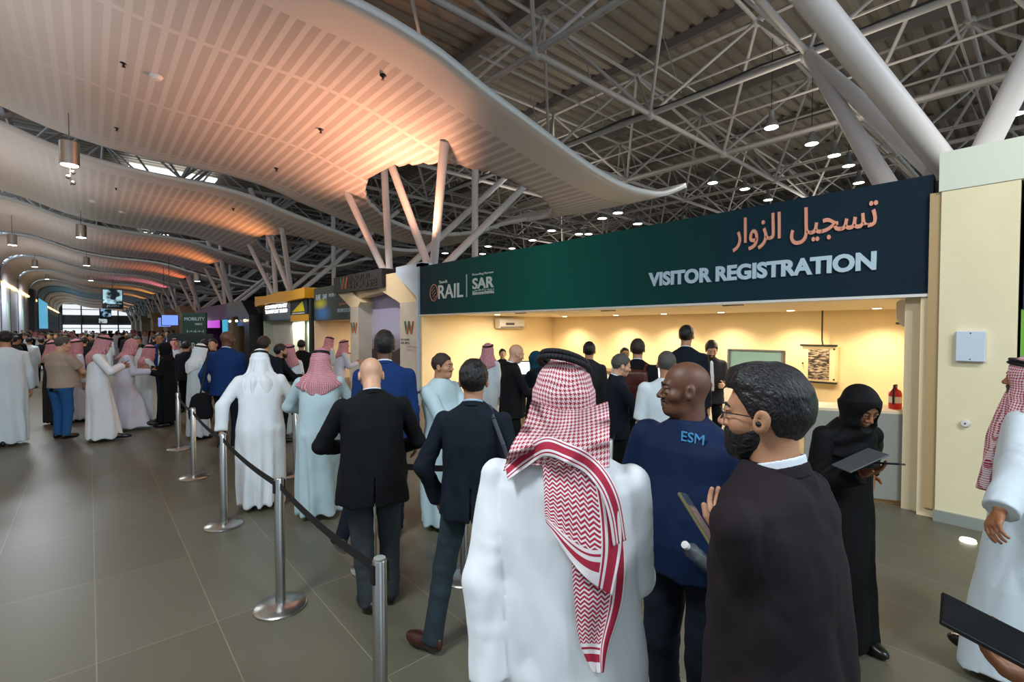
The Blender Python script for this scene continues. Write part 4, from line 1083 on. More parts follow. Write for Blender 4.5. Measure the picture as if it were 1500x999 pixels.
    def jacket(s, material, hem=.45, loose=1., name='jacket', amp=.004, seed=0, cut=.015, k=.035, vent=True, lapel=True):
        b = s.belly
        rows = s.trows([(hem, .118*loose, .09*loose, b*.5), (.53, .112*loose, .084*loose, b), (.62, .104*loose, .078*loose+b*.3, b), (.72, .110, .077), (.785, .112, .066), (.812, .104, .058), (.832, .073, .052), (.848, .05, .047), (.86, .036, .04, .004)])
        zt = s.neck.z
        def fn(P):
            a_, b_ = loft(P, rows, 2.4), s.sleeves(P, .058*s.w, .055*s.w**.5, .044, cut); d = smin(a_, b_, .012 if s.lodn == 'hi' else k)
            if s.lodn == 'hi':      # armhole seam and hanging folds below it
                d = d+.0035*np.exp(-((a_-b_)/.006)**2)
                th = np.arctan2(P[:, 1], P[:, 0]); d = d+.006*np.clip((.72*s.H-P[:, 2])*3, 0, 1)*np.sin(7*th+P[:, 2]*5+2*np.sin(P[:, 2]*6+seed))
            d = d-amp*1.5*crease(P, 1.5, seed, (1, 1, .75))
            if vent and s.lodn in ('hi', 'mid'):
                y = P[:, 1]; g_ = np.maximum(np.abs(P[:, 0]-s.sway)-.004, P[:, 2]-(hem+.11)*s.H); d = np.maximum(d, -np.maximum(g_, y+.03))
            return d
        pts = [s.neck, Vector((0, 0, hem*s.H))]+s.S+s.E+s.Wr+[Vector((.15*s.H, .1*s.H+b, .5*s.H)), Vector((-.15*s.H, -.1*s.H, .5*s.H))]
        s.add(name, fn, pts, material, .1)
        if s.lodn in ('hi', 'mid') and lapel: s.ring('collar', material, -.012, .022, .074, .064, .006, .035)
        return s
    def ring(s, name, material, z0, z1, r0, r1, th, front=.04):
        c = s.neck+Vector((0, -.002, 0)); w = s.w**.5; sc = s.H/1.75
        def fn(P):
            Z = P[:, 2]-c.z+(P[:, 1]-c.y)*.35; r = np.interp(Z, [z0*sc, z1*sc], [r0*w*sc, r1*w*sc])
            q = np.hypot((P[:, 0]-c.x), (P[:, 1]-c.y-s.t*(Z))*.98)
            d = np.maximum(np.abs(q-r)-th, np.maximum(z0*sc-Z, Z-z1*sc))
            return np.maximum(d, (P[:, 1]-c.y)-front-.9*np.abs(P[:, 0]-c.x)+.02)
        v, q = surfnet(fn, [c.x-.13, c.y-.13, c.z-.08], [c.x+.13, c.y+.15, c.z+.1], .004 if s.lodn == 'hi' else .006)
        if len(q): meshobj(name, [(v, q)], material, s.root)
        return s
    def shirtcollar(s, material, r=.058, up_=.02):
        return s.ring('shirt_collar', material, -.01, .024+up_*.6, r+.006, r-.002, .004, .06)
    def shirtfront(s, material, tie=None):
        H = s.H
        rows = s.trows([(.56, .05, .088, s.belly), (.7, .045, .084), (.8, .03, .07), (.83, .025, .052)])
        s.add('shirt', lambda P: loft(P, rows, 2), [s.neck, Vector((.1, .12*H+s.belly, .56*H)), Vector((-.1, 0, .56*H))], material, .05)
        return s
    def robe(s, material, hem=.055, loose=1., name='robe', folds=.012, nf=9, seed=0, sleeve=(.06, .064, .058), amp=.005, cut=.005, flare=1.):
        H = s.H; b = s.belly; ay = sum(a.y for a in s.A)/2; ax = sum(a.x for a in s.A)/2; dx = abs(s.A[0].x-s.A[1].x)/2+.06; dy = abs(s.A[0].y-s.A[1].y)/2+.08
        rows = s.trows([(.62, .108*loose, .082*loose+b*.3, b), (.72, .110, .078), (.785, .110, .066), (.812, .102, .058), (.832, .072, .052), (.848, .05, .047), (.86, .036, .04, .004)])
        rows += [(.5*H, s.sway*.6, b*.7, .122*H*loose*s.w, .092*H*loose+b*.3), (.3*H, ax*.5, ay*.5, .12*H*loose*s.w*flare, max(.095*H*flare, dy*.8)), (hem, ax, ay, max(.128*H*flare, dx+.02), max(.1*H*flare, dy))]
        def fn(P):
            a_, b_ = loft(P, rows, 2.1), s.sleeves(P, *sleeve, cut); d = smin(a_, b_, .016 if s.lodn == 'hi' else .035)
            if s.lodn == 'hi': d = d+.003*np.exp(-((a_-b_)/.006)**2)
            z = P[:, 2]; th = np.arctan2(P[:, 1], P[:, 0])
            ra = np.clip((.62*H-z)/(.5*H), 0, 1)
            d = d+folds*ra*np.sin(nf*th+1.3*np.sin(2*th+seed)+.8*np.sin(z*3+seed))*np.clip(np.abs(np.hypot(P[:, 0], P[:, 1]))*6, 0, 1)
            return d-amp*1.6*crease(P, 1.3, seed, (1, 1, .5))
        pts = [s.neck]+s.S+s.E+s.Wr+[Vector((.16*H*loose*s.w*flare+ax, dy+.1+ay+b, hem)), Vector((-.16*H*loose*s.w*flare+ax, -dy-.1+ay, hem))]
        s.add(name, fn, pts, material, .08); return s
    def trousers(s, material, top=.5, r=(.088, .066, .056), seed=3, brk=.03):
        H, w = s.H, s.w
        def fn(P):
            d = loft(P, s.trows([(.47, .085, .07), (.53, .098, .074, s.belly*.6), (.57, .092, .07, s.belly*.8)]), 2.3)
            for k in (0, 1):
                e = s.A[k]+Vector((0, 0, -.02)); dr = (e-s.K[k]).normalized()
                x = np.maximum(cone(P, s.K[k], e+dr*.1, r[1]*w**.5, r[2]), (P-np.array(e+dr*.015, np.float32))@np.array(dr, np.float32))
                d = U(d, U(cone(P, s.Hp[k], s.K[k], r[0]*w, r[1]*w**.5), x, k=.02), k=.03)
            return d-.007*crease(P, 1.7, seed, (1, 1, 1.1))
        s.add('trousers', fn, [Vector((0, 0, .6*H))]+s.K+s.A+s.Hp, material, .12); return s
    def shoes(s, material, robe=False):
        for k in (0, 1):
            ft = s.feet[k]; a = math.radians(ft[2])*(1 if k == 0 else -1); d = Vector((math.sin(a), math.cos(a), 0)); sd = Vector((d.y, -d.x, 0)); b = Vector((s.A[k].x, s.A[k].y, s.A[k].z-.045*s.H))
            def fn(P):
                q = P-np.array(b, np.float32); X = q@np.array(sd, np.float32); Y = q@np.array(d, np.float32); Z = q[:, 2]
                Q = np.stack([X, Y, Z], 1)
                x = U(ell(Q, (0, .11, .03), (.046, .09, .04)), ell(Q, (0, -.02, .045), (.038, .055, .055)), cone(Q, (0, 0, .05), (0, .1, .035), .036, .036), k=.03)
                return np.maximum(x, .004-Z)
            pts = [b-d*.1+sd*.06, b+d*.22-sd*.06, b+Vector((0, 0, .1))]
            s.add('shoe', fn, [b-d*.1-sd*.06, b+d*.23+sd*.06, b-d*.1+sd*.06, b+d*.23-sd*.06, b+Vector((0, 0, .08))], material, .02, h=min(s.lod[2], .014))
        return s
    def tee(s, material, hem=.5, name='polo_shirt', short=.62, seed=2, r=(.062, .064)):
        b = s.belly
        rows = s.trows([(hem, .108, .08+b*.3, b*.7), (.57, .108, .08+b*.4, b), (.64, .106, .078+b*.3, b*.8), (.72, .112, .078), (.785, .112, .066), (.812, .102, .056), (.832, .07, .05), (.848, .046, .045), (.857, .038, .04, .004)])
        fn = lambda P: smin(loft(P, rows, 2.3), s.sleeves(P, r[0]*s.w, r[1]*s.w, 0, short=short), .03)-.006*crease(P, 1.6, seed, (1, 1, .8))
        s.add(name, fn, [s.neck, Vector((.15*s.H, .1*s.H+b, hem*s.H)), Vector((-.15*s.H, -.1*s.H, hem*s.H))]+s.S+[s.S[k].lerp(s.E[k], .7) for k in (0, 1)], material, .1); return s
    def hair(s, material, thick=.012, back=-.06, front=.078, side=.0, fluff=.004, seed=5, name='hair', top=0, quiff=0):
        def fn(P):
            q = s.hq(P); d = ell(q, (0, -.014, .034), (.077+thick*.8, .097+thick, .092+thick+top))
            if quiff: d = smin(d, ell(q, (0, .045, .098), (.06, .055, .034+quiff)), .03)
            y = q[:, 1]; zl = np.interp(y, [-.12, -.05, -.01, .01, .045, .07, .12], [back, back, side+.02, side-.015, side+.04, front, front])
            # ear notch
            d = np.maximum(d, zl-q[:, 2]); d = np.maximum(d, -(np.maximum(ell(q, (0, .13, .0), (.07, .06, .078)), -1)))
            d = np.maximum(d, -ell(q, (.09, -.004, -.01), (.03, .024, .034))); d = np.maximum(d, -ell(q, (-.09, -.004, -.01), (.03, .024, .034)))
            return d+fluff*wr(q, 7, seed)
        s.headpart(name, fn, material); return s
    def beard(s, material, thick=.007, top=-.03, goatee=False):
        def fn(P):
            q = s.hq(P); d = U(ell(q, (0, .022, -.042), (.056+thick, .068+thick, .068+thick)), ell(q, (0, .062, -.09), (.026+thick, .026+thick, .022+thick*1.6)), k=.03)
            y = q[:, 1]; zl = np.interp(y, [-.02, .0, .03, .06, .09], [.0, .01, -.035, -.045, top-.008])
            d = np.maximum(d, q[:, 2]-zl); d = np.maximum(d, .0-y+(.03 if goatee else -.005))
            d = np.minimum(d, ell(q, (0, .09, -.047), (.028, .012, .006)))
            d = np.maximum(d, -ell(q, (0, .1, -.063), (.02, .02, .009)))
            return d+.0012*wr(q, 12, 3)
        s.headpart('beard', fn, material); return s
    def scarf(s, material, agal=True, back=.34, seed=0, spread=1., name='headscarf', fold=.006, front=.2, fling=0):
        """draped head cloth falling over shoulders and back"""
        def fn(P):
            q = s.hq(P)
            cap = ell(q, (0, -.014, .034), (.09, .112, .104))
            Z = P[:, 2]-s.ho.z; 
            zb = np.array([[-back, .17*spread, .09], [-.24, .20*spread, .125], [-.17, .17*spread, .125], [-.12, .125, .12], [-.06, .105, .118], [.02, .094, .112], [.05, .09, .1]])
            hx, hy = s.ho.x, s.ho.y
            cyv = np.interp(Z, [-back, -.2, -.1, 0], [s.neck.y-.055-.1*s.t, s.neck.y-.025, hy-.03, hy-.014])
            rx = np.interp(Z, zb[:, 0], zb[:, 1]); ry = np.interp(Z, zb[:, 0], zb[:, 2])
            dd = (np.sqrt(((P[:, 0]-hx)/rx)**2+((P[:, 1]-cyv)/ry)**2)-1)*np.minimum(rx, ry)
            # lower hem: points down at the back, higher on the sides
            hem = -back+np.abs(P[:, 0]-hx)*.55+np.clip(P[:, 1]-s.neck.y+.02, 0, 1)*(.34-front)*4
            th = np.arctan2(P[:, 1]-hy+.02, P[:, 0]-hx)
            dd = dd+fold*np.clip(-Z*8+.3, 0, 1.6)*np.sin(11*th+2*np.sin(3*th+seed)+4*Z)
            dd = np.maximum(dd, np.maximum(hem-Z, Z-.03))
            d = smin(cap, dd, .03)+.002*wr(q, 3, seed)
            d = smin(d, cone(P, s.neck+Vector((0, -.022, -.03)), s.ho+Vector((0, -.02, 0)), .082, .085), .02)
            face = ell(q, (0, .13, -.035), (.063, .12, .105))
            d = -smin(-d, face, .012)
            d = np.maximum(d, -(np.maximum(-ell(q, (0, .1, -.2), (.05, .12, .12)), -1)*-1)*0+d) if False else d
            return d
        pts = [s.ho+Vector((0, 0, .14)), s.neck+Vector((.21*spread, .1, -.05)), s.neck-Vector((.21*spread, .17, .05)), s.ho-Vector((0, 0, back)), s.hw((0, .12, 0)), s.hw((0, -.14, 0))]
        s.add(name, fn, pts, material, .03, h=s.lod[0]*1.4)
        if agal:
            for j in (0, 1):
                m_ = MB(); pr = []
                for i in range(33):
                    a = 2*PI*i/32; pr.append(s.hw((.086*math.cos(a)*(1-.05*j), .106*math.sin(a)*(1-.05*j)-.014, .074+.017*j+.016*math.sin(a))))
                m_.path(pr, .0085*s.hs, 8); m_.build('head_cord', mat('head_cord_black', '0e0e10', .8), s.root, smooth=True)
        return s
    def hijab(s, material, seed=0, back=.3):
        def fn(P):
            q = s.hq(P); cap = ell(q, (0, -.016, .03), (.09, .112, .104)); Z = P[:, 2]-s.ho.z
            cyv = np.interp(Z, [-back, -.2, -.1, 0], [s.neck.y-.0, s.neck.y, s.ho.y-.01, s.ho.y-.014]); rx = np.interp(Z, [-back, -.2, -.12, .02], [.17, .16, .085, .09]); ry = np.interp(Z, [-back, -.2, -.12, .02], [.12, .12, .09, .108])
            dd = (np.sqrt(((P[:, 0]-s.ho.x)/rx)**2+((P[:, 1]-cyv)/ry)**2)-1)*np.minimum(rx, ry)
            dd = np.maximum(dd, np.maximum(-back+np.abs(P[:, 0])*.4-Z, Z-.03)); d = smin(cap, dd, .04)
            d = smin(d, ell(q, (0, .045, -.085), (.055, .055, .05)), .02)
            d = d+.004*np.sin(P[:, 2]*70+4*np.sin(P[:, 0]*9+seed))*np.clip(-Z*6, 0, 1)
            return -smin(-d, ell(q, (0, .13, -.012), (.057, .085, .082)), .01)
        s.add('headscarf', fn, [s.ho+Vector((0, 0, .15)), s.neck+Vector((.2, .16, 0)), s.neck-Vector((.2, .16, 0)), s.ho-Vector((0, 0, back)), s.hw((0, .14, 0)), s.hw((0, -.15, 0))], material, .03, h=s.lod[0]*1.4); return s
    def cap(s, material):
        s.headpart('skull_cap', lambda P: np.maximum(ell(s.hq(P), (0, -.014, .036), (.083, .104, .1)), .045-s.hq(P)[:, 2]+.0*P[:, 0]), material); return s
    def prop(s, name, mb, m, label=None, cat=None, part=True, smooth=True):
        """an object modelled in the figure's local space"""
        o = mb.build(name, m, None, smooth=smooth)
        if part: o.parent = s.root
        else:
            o.matrix_world = Matrix.Translation((s.p.x, s.p.y, 0)) @ Matrix.Rotation(s.rz, 4, 'Z'); tag(o, label, cat)
        return o
    def phone(s, k, label, m=None, tilt=(0, .6, .8), size=(.037, .078), off=(0, .0, .0), up_=None):
        """phone held in hand k"""
        d = (s.Wr[k]-s.E[k]).normalized(); c = s.Wr[k]+d*.1+Vector(off); n = Vector(tilt).normalized()
        a = Vector(up_) if up_ else d; a = (a-n*a.dot(n)).normalized(); b = n.cross(a)
        c = c+n*.024
        t = empty('phone', (s.p.x, s.p.y, 0), s.rz, label, 'phone')
        MB().obox(c, a*size[1], b*size[0], n*.0045).build('case', m or mat('phone_black', '0c0d10', .3), t, bevel=.003)
        MB().obox(c+n*.0048, a*(size[1]-.004), b*(size[0]-.003), n*.0006).build('display', mat('phone_display', '3c4650', .1, emit=.35), t)
        return s
# ================================================================ clothes materials
def cloth(name, col, rough=.85, sc=40, b=.25, var=.05):
    return mat(name, col, rough, bump=b, bscale=sc, var=var, vscale=6, stretch=(1, 1, .35), spec=.2)
C_white = cloth('robe_white', 'dfe4e6', sc=9, b=.5); C_white2 = cloth('robe_cool_white', 'ccd8dc', sc=9, b=.5); C_pale = cloth('robe_pale_blue', 'b2c8cc', sc=9, b=.5)
C_lav = cloth('robe_lavender_white', 'c8cad8', sc=9, b=.5); C_beige = cloth('tee_beige', 'a89684'); C_jean = cloth('denim_blue', '28588c', sc=60)
C_black = cloth('suit_black', '0e1013'); C_navyb = cloth('suit_navy_black', '121a24'); C_blue = cloth('suit_royal_blue', '143060'); C_slate = cloth('trousers_slate', '2a363c')
C_char = cloth('trousers_charcoal', '33393c'); C_brownb = cloth('blazer_brown_black', '211a1e', sc=25); C_polo = cloth('polo_navy', '0b1f3e', .7); C_abaya = cloth('abaya_black', '08090b', .75)
C_shirt = cloth('shirt_white', 'd4dce4', sc=20); C_blueshirt = cloth('shirt_pale_blue', '9ab4c8', sc=20); C_teal = cloth('headscarf_teal', '123c50'); C_dkgrey = cloth('jacket_dark_grey', '2a2c2e')
C_shoe = mat('shoe_black', '0b0a0a', .3); C_shoebr = mat('shoe_brown', '3a1c14', .3); C_hair = mat('hair_black', '0c0a0a', .42, bump=.9, bscale=75, stretch=(3, .7, .8)); C_hairbr = mat('hair_brown', '2e1e14', .55, bump=.7, bscale=130)
C_hairgr = mat('hair_grey', '4c4844', .6, bump=.7, bscale=130); C_stub = mat('stubble', '3c2a22', .8, bump=.6, bscale=200); C_cap = cloth('cap_dark', '1a1c20')
def hound(name, c1, c2, per=.02, cyl=True):
    g = NG(name); tc = g.n('ShaderNodeTexCoord')
    if cyl:
        sx = g.n('ShaderNodeSeparateXYZ'); g.l(tc.outputs['Object'], sx.inputs[0])
        nz = g.n('ShaderNodeTexNoise'); nz.inputs['Scale'].default_value = 7; g.l(tc.outputs['Object'], nz.inputs['Vector'])
        ofs = g.math('MULTIPLY', g.math('SUBTRACT', nz.outputs['Fac'], .5), .05)
        u_ = g.math('ADD', g.math('MULTIPLY', g.math('ARCTAN2', sx.outputs[0], g.math('SUBTRACT', .02, sx.outputs[1])), .11), ofs); v_ = g.math('ADD', sx.outputs[2], ofs)
    else:
        sx = g.n('ShaderNodeSeparateXYZ'); g.l(tc.outputs['UV'], sx.inputs[0]); u_, v_ = sx.outputs[0], sx.outputs[1]
    U2, V2 = g.math('DIVIDE', u_, per), g.math('DIVIDE', v_, per)
    a = g.math('LESS_THAN', g.math('FRACT', U2), .5); b = g.math('LESS_THAN', g.math('FRACT', V2), .5)
    dg = g.math('LESS_THAN', g.math('FRACT', g.math('MULTIPLY', g.math('ADD', U2, V2), 2)), .5)
    f = g.math('ADD', g.math('MULTIPLY', dg, a), g.math('MULTIPLY', g.math('SUBTRACT', 1, dg), b))
    return g, f, u_, v_, lin(c1), lin(c2)
g, f_, _, _, c1_, c2_ = hound('headscarf_red_check', 'a01c34', 'e6d4d4', .0135)
g.l(g.mix(f_, c2_, c1_), g.b.inputs['Base Color']); g.b.inputs['Roughness'].default_value = .85; C_red = g.m
g, f_, _, _, c1_, c2_ = hound('headscarf_pink_check', 'a8384c', 'cfaeb2', .014)
g.l(g.mix(f_, c2_, c1_), g.b.inputs['Base Color']); g.b.inputs['Roughness'].default_value = .85; C_pink = g.m

def glasses(s):
    m_ = MB()
    for sg in (1, -1):
        pr = [s.hw((sg*.032+.021*math.cos(a), .105-.012*abs(math.cos(a)) if sg*math.cos(a) > 0 else .105, .002+.016*math.sin(a))) for a in [2*PI*i/16 for i in range(17)]]
        m_.path(pr, .0014, 6)
        m_.path([s.hw((sg*.053, .095, .006)), s.hw((sg*.078, .05, .008)), s.hw((sg*.081, -.005, .004))], .0018, 6)
    m_.tube(s.hw((-.011, .106, .006)), s.hw((.011, .106, .006)), .0014, 6)
    m_.build('glasses', mat('glasses_dark', '18140f', .3), s.root, smooth=True)

# ================================================================ foreground
# person in white robe and red headscarf, seen from behind
P1 = Fig('person from behind in white robe and red checked headscarf, largest in the foreground', u=826, dep=1.5, vt=527, f=4, w=1.12, lod='hi', tone='brown',
         lh=('px', 716, 1010, 1.42), rh=(.13, .3, 1.1), rel=(.45, -1, -.7), lel=(-.6, -.5, -.2), hand_curl=.6, pitch=4)
P1.body(hi=False, face=False, legs=False).robe(C_white, loose=1.06, folds=.010, nf=7, seed=2, sleeve=(.060, .062, .06), amp=.006)
P1.shoes(C_shoe)
P1.scarf(C_red, back=.17, spread=.62, fold=.003, agal=False)
for j in (0, 1):
    m_ = MB(); pr = []
    for i in range(49):
        a = 2*PI*i/48; pr.append(P1.hw((.079*math.cos(a)*(1-.1*j), .094*math.sin(a)*(1-.1*j)-.02,   .108+.016*j-.024*math.sin(a)-.014*math.cos(a))))
    m_.path(pr, .0095, 10); m_.build('head_cord', mat('head_cord_black', '0e0e10', .8), P1.root, smooth=True)

from mathutils.bvhtree import BVHTree
bpy.context.view_layer.update()
def bvh(objs):
    V, Q = [], []
    for o in objs:
        k = len(V); V += [o.matrix_world @ v.co for v in o.data.vertices]; Q += [tuple(i+k for i in p.vertices) for p in o.data.polygons]
    return BVHTree.FromPolygons(V, Q)
BV = bvh([o for o in P1.root.children if o.name.startswith(('robe', 'headscarf'))])
def flap_mat(name, kind):
    g = NG(name); tc = g.n('ShaderNodeTexCoord'); sx = g.n('ShaderNodeSeparateXYZ'); g.l(tc.outputs['UV'], sx.inputs[0]); u_, v_ = sx.outputs[0], sx.outputs[1]
    red, wh = lin('a8203c'), lin('e6dede')
    def band(x, a, b): return g.math('MULTIPLY', g.math('GREATER_THAN', x, a), g.math('LESS_THAN', x, b))
    if kind == 'strip':      # v across the strip 0..1
        m = g.math('MAXIMUM', g.math('MAXIMUM', band(v_, .12, .2), band(v_, .3, .62)), band(v_, .72, .8))
        f = m
    else:
        zz = g.math('MULTIPLY', g.math('PINGPONG', u_, .012), .9)
        f = g.math('LESS_THAN', g.math('FRACT', g.math('DIVIDE', g.math('ADD', v_, zz), .0135)), .55)
        L_, W_ = kind
        e = g.math('SUBTRACT', L_, v_)            # distance to the lower hem
        x = g.math('MAXIMUM', band(e, .055, .085), band(e, .1, .108)); inside = g.math('GREATER_THAN', e, .12)
        f = g.math('MAXIMUM', g.math('MULTIPLY', f, inside), x)
        e2 = g.math('SUBTRACT', W_, u_)
        side = g.math('GREATER_THAN', e2, .05); s2 = g.math('MAXIMUM', band(e2, .012, .036), band(e2, .042, .047))
        f = g.math('MAXIMUM', g.math('MULTIPLY', f, side), s2)
    g.l(g.mix(f, wh, red), g.b.inputs['Base Color']); g.b.inputs['Roughness'].default_value = .85
    nz = g.n('ShaderNodeTexNoise'); nz.inputs['Scale'].default_value = 60; g.l(tc.outputs['UV'], nz.inputs['Vector'])
    bp_ = g.n('ShaderNodeBump'); bp_.inputs['Strength'].default_value = .2; bp_.inputs['Distance'].default_value = .003; g.l(nz.outputs['Fac'], bp_.inputs['Height']); g.l(bp_.outputs['Normal'], g.b.inputs['Normal'])
    return g.m
def sheet(name, rows, m, off, dims, amp=.004, nf=5, N=(34, 60), seed=0, lab=None):
    """cloth laid over the back: rows of image points, top to bottom"""
    R_, nr, nc = rows, len(rows), len(rows[0]); V = []; last = 1.35; UV = []
    def samp(a, b):
        x = a*(nc-1); y = b*(nr-1)
        pr = [cr_spline([tuple(p) for p in r], x) for r in R_]; return cr_spline(pr, y)
    for j in range(N[1]+1):
        for i in range(N[0]+1):
            a, b = i/N[0], j/N[1]; u, v = samp(a, b); d = ray(u, v); hit = BV.ray_cast(CAM, d.normalized())
            if hit[0]: last = (hit[0]-CAM).dot(fwd)
            V.append([u, v, last]); UV.append((a*dims[0], b*dims[1]))
    A = np.array(V).reshape(N[1]+1, N[0]+1, 3); Z = A[:, :, 2]
    for _ in range(14):      # relax the depth so that the cloth hangs smoothly
        Zp = np.pad(Z, 1, mode='edge'); Z = np.minimum(Z, (Zp[1:-1, :-2]+Zp[1:-1, 2:]+Zp[:-2, 1:-1]+Zp[2:, 1:-1])/4)
    pts = []
    for j in range(N[1]+1):
        for i in range(N[0]+1):
            a, b = i/N[0], j/N[1]; o_ = off+amp*(1+math.sin(a*PI*2*nf*.5+1.7*math.sin(b*4+seed)+b*2))*min(1, .35+b)
            pts.append(CAM+ray(A[j, i, 0], A[j, i, 1])*(Z[j, i]-o_))
    W_ = N[0]+1; F_ = [(j*W_+i, j*W_+i+1, (j+1)*W_+i+1, (j+1)*W_+i) for j in range(N[1]) for i in range(N[0])]
    M = Matrix.Rotation(-P1.rz, 4, 'Z') @ Matrix.Translation((-P1.p.x, -P1.p.y, 0))
    me = bpy.data.meshes.new(name); me.from_pydata([M @ p for p in pts], [], F_); uvl = me.uv_layers.new(name='uv')
    vi = np.zeros(len(me.loops), dtype=int); me.loops.foreach_get('vertex_index', vi); uvl.data.foreach_set('uv', np.array(UV)[vi].ravel())
    me.materials.append(m); me.shade_smooth(); o = bpy.data.objects.new(name, me); C.objects.link(o); o.parent = P1.root
    so = o.modifiers.new('t', 'SOLIDIFY'); so.thickness = .0025
    if lab: o['label'] = lab
    return o
g, f_, _, _, c1_, c2_ = hound('headscarf_red_check_flat', 'a01c34', 'e6d4d4', .0135, False)
g.l(g.mix(f_, c2_, c1_), g.b.inputs['Base Color']); g.b.inputs['Roughness'].default_value = .85; C_redf = g.m
sheet('scarf_wrap', [[(779, 585), (815, 598), (850, 600), (890, 588)], [(768, 620), (810, 626), (850, 622), (893, 612)], [(748, 655), (795, 650), (850, 650), (893, 640)], [(738, 690), (785, 682), (850, 690), (892, 685)]], C_redf, .022, (.3, .22), amp=.004, nf=7)
sheet('scarf_tail', [[(838, 760), (870, 740), (905, 730)], [(838, 820), (880, 810), (916, 810)], [(842, 880), (878, 880), (912, 880)], [(850, 940), (872, 940), (892, 945)], [(868, 984), (876, 986), (884, 984)]], flap_mat('scarf_tail_print', (.5, .16)), .012, (.16, .5), amp=.006, nf=3, seed=2)
sheet('scarf_tail', [[(795, 672), (825, 672), (855, 676), (884, 684)], [(797, 720), (828, 725), (862, 735), (905, 745)], [(799, 757), (830, 785), (865, 805), (910, 800)], [(803, 768), (832, 815), (862, 850), (897, 872)]], flap_mat('scarf_flap_print', (.36, .22)), .026, (.22, .36), amp=.005, nf=4, seed=1)
sheet('scarf_border', [[(741, 682), (770, 655), (800, 640), (832, 650), (862, 664), (888, 690), (908, 730), (918, 790)], [(744, 704), (772, 684), (800, 668), (830, 678), (858, 694), (880, 722), (892, 760), (898, 800)]], flap_mat('scarf_border_print', 'strip'), .034, (.4, 1.0), amp=.003, nf=5, N=(60, 16))
# person in brown-black blazer in profile on the right
P2 = Fig('person with black beard and glasses in a brown black blazer, holding a phone', u=1150, dep=1.27, vt=541, f=-68, w=1.08, lod='hi', tone='tan', yaw=-14,
         rh=(.24, .1, .84), lh=('px', 1066, 792, 1.45), lel=(-.5, -.6, -.6), hand_curl=(.5, .6), ln=('w', right*.3+up*.5-fwd*.6), lean=2)
P2.body().jacket(C_brownb, hem=.42, loose=1.05, amp=.008).trousers(C_black).shoes(C_shoe).shirtcollar(C_shirt, r=.062, up_=.03).shirtfront(C_shirt)
P2.hair(C_hair, thick=.009, fluff=.003, top=.012, front=.07, back=-.07, quiff=.006).beard(C_hair, thick=.009); glasses(P2)
m_ = MB().sph(P2.hw((-.086, .0, -.01)), .007, 10).sph(P2.hw((.086, .0, -.01)), .007, 10); P2.prop('earbud', m_, C_shoe)
ph2 = empty('phone', (0, 0, 0), 0, 'phone with olive gold case held up by the bearded person in the blazer', 'phone'); WP[ph2.name] = (0, 0, 0)
a_, b_ = atd(1002, 728, 1.46), atd(1042, 792, 1.38); ax_ = (b_-a_).normalized(); c_ = (a_+b_)/2; n_ = (right*.75+up*.5-fwd*.35); n_ = (n_-ax_*n_.dot(ax_)).normalized(); ay_ = n_.cross(ax_)
MB().obox(c_, ax_*.08, ay_*.038, n_*.005).build('case', mat('phone_case_olive', '6a6238', .4), ph2, bevel=.003)
MB().obox(c_+n_*.0052, ax_*.076, ay_*.035, n_*.0006).build('display', mat('phone_display', '3c4650', .1, emit=.35), ph2)
# person in navy polo shirt
P3 = Fig('bald bearded person in a navy polo shirt looking to the left', u=1012, dep=2.12, vt=529, f=-148, w=1.22, lod='hi', tone='dark', yaw=46, belly=.03,
         rh=(.37, .06, .86), rel=(.4, -1, 0), lh=('px', 1035, 812, 1.95), lel=(-1, -.5, -.2), hand_curl=(.5, .9), ln=(.6, -.6, -.2))
P3.body(arms=True).tee(C_polo, short=.66, r=(.066, .07), hem=.49).trousers(C_navyb, r=(.092, .07, .06)).shoes(C_shoe).beard(C_stub, thick=.003, top=-.04)
P3.shirtcollar(C_polo, r=.064, up_=.012)
bpy.context.view_layer.update()
BP3 = bvh([o for o in P3.root.children if o.name.startswith('polo')])
h0 = BP3.ray_cast(CAM, ray(999, 645).normalized()); h1 = BP3.ray_cast(CAM, ray(1032, 652).normalized())
if h0[0] and h1[0]:
    ex_ = (h1[0]-h0[0]).normalized(); nz_ = (h0[1]+h1[1]).normalized(); ey_ = (Vector((0, 0, 1))-ex_*ex_.z).normalized(); ez_ = ex_.cross(ey_)
    cu_ = text('ESM', 'chest_letters', tuple(h0[0]+ez_*.006), ex_, ey_, .1, mat('letters_blue', '4c9ad0', .5), None, width=(h1[0]-h0[0]).length, height=.042, off=0, depth=.004)
    cu_.parent = P3.root; cu_.matrix_parent_inverse = (Matrix.Translation((P3.p.x, P3.p.y, 0)) @ Matrix.Rotation(P3.rz, 4, 'Z')).inverted()
wb = atd(1012, 806, 1.86)
WB = wempty('water_bottle', tuple(wb), 'small clear plastic water bottle with white cap held by the person in navy polo', 'water bottle')
ax1 = (atd(998, 793, 1.82)-wb).normalized(); q1_ = ax1.to_track_quat('Z', 'Y').to_matrix()
def along(mb, prof, n=20):
    k = len(mb.v); mb.lathe(prof, n=n)
    for i in range(k, len(mb.v)): mb.v[i] = tuple(wb+q1_ @ Vector(mb.v[i]))
    return mb
along(MB(), [(0, -.15), (.028, -.15), (.031, -.14), (.028, -.1), (.031, -.06), (.028, -.02), (.03, 0), (.014, .028), (.012, .04), (0, .04)]).build('bottle_body', mat('clear_plastic', 'dfe8ec', .05, trans=.9), WB, smooth=True)
along(MB(), [(0, .036), (.0145, .036), (.0145, .054), (0, .055)]).build('cap', M_white, WB, smooth=True)
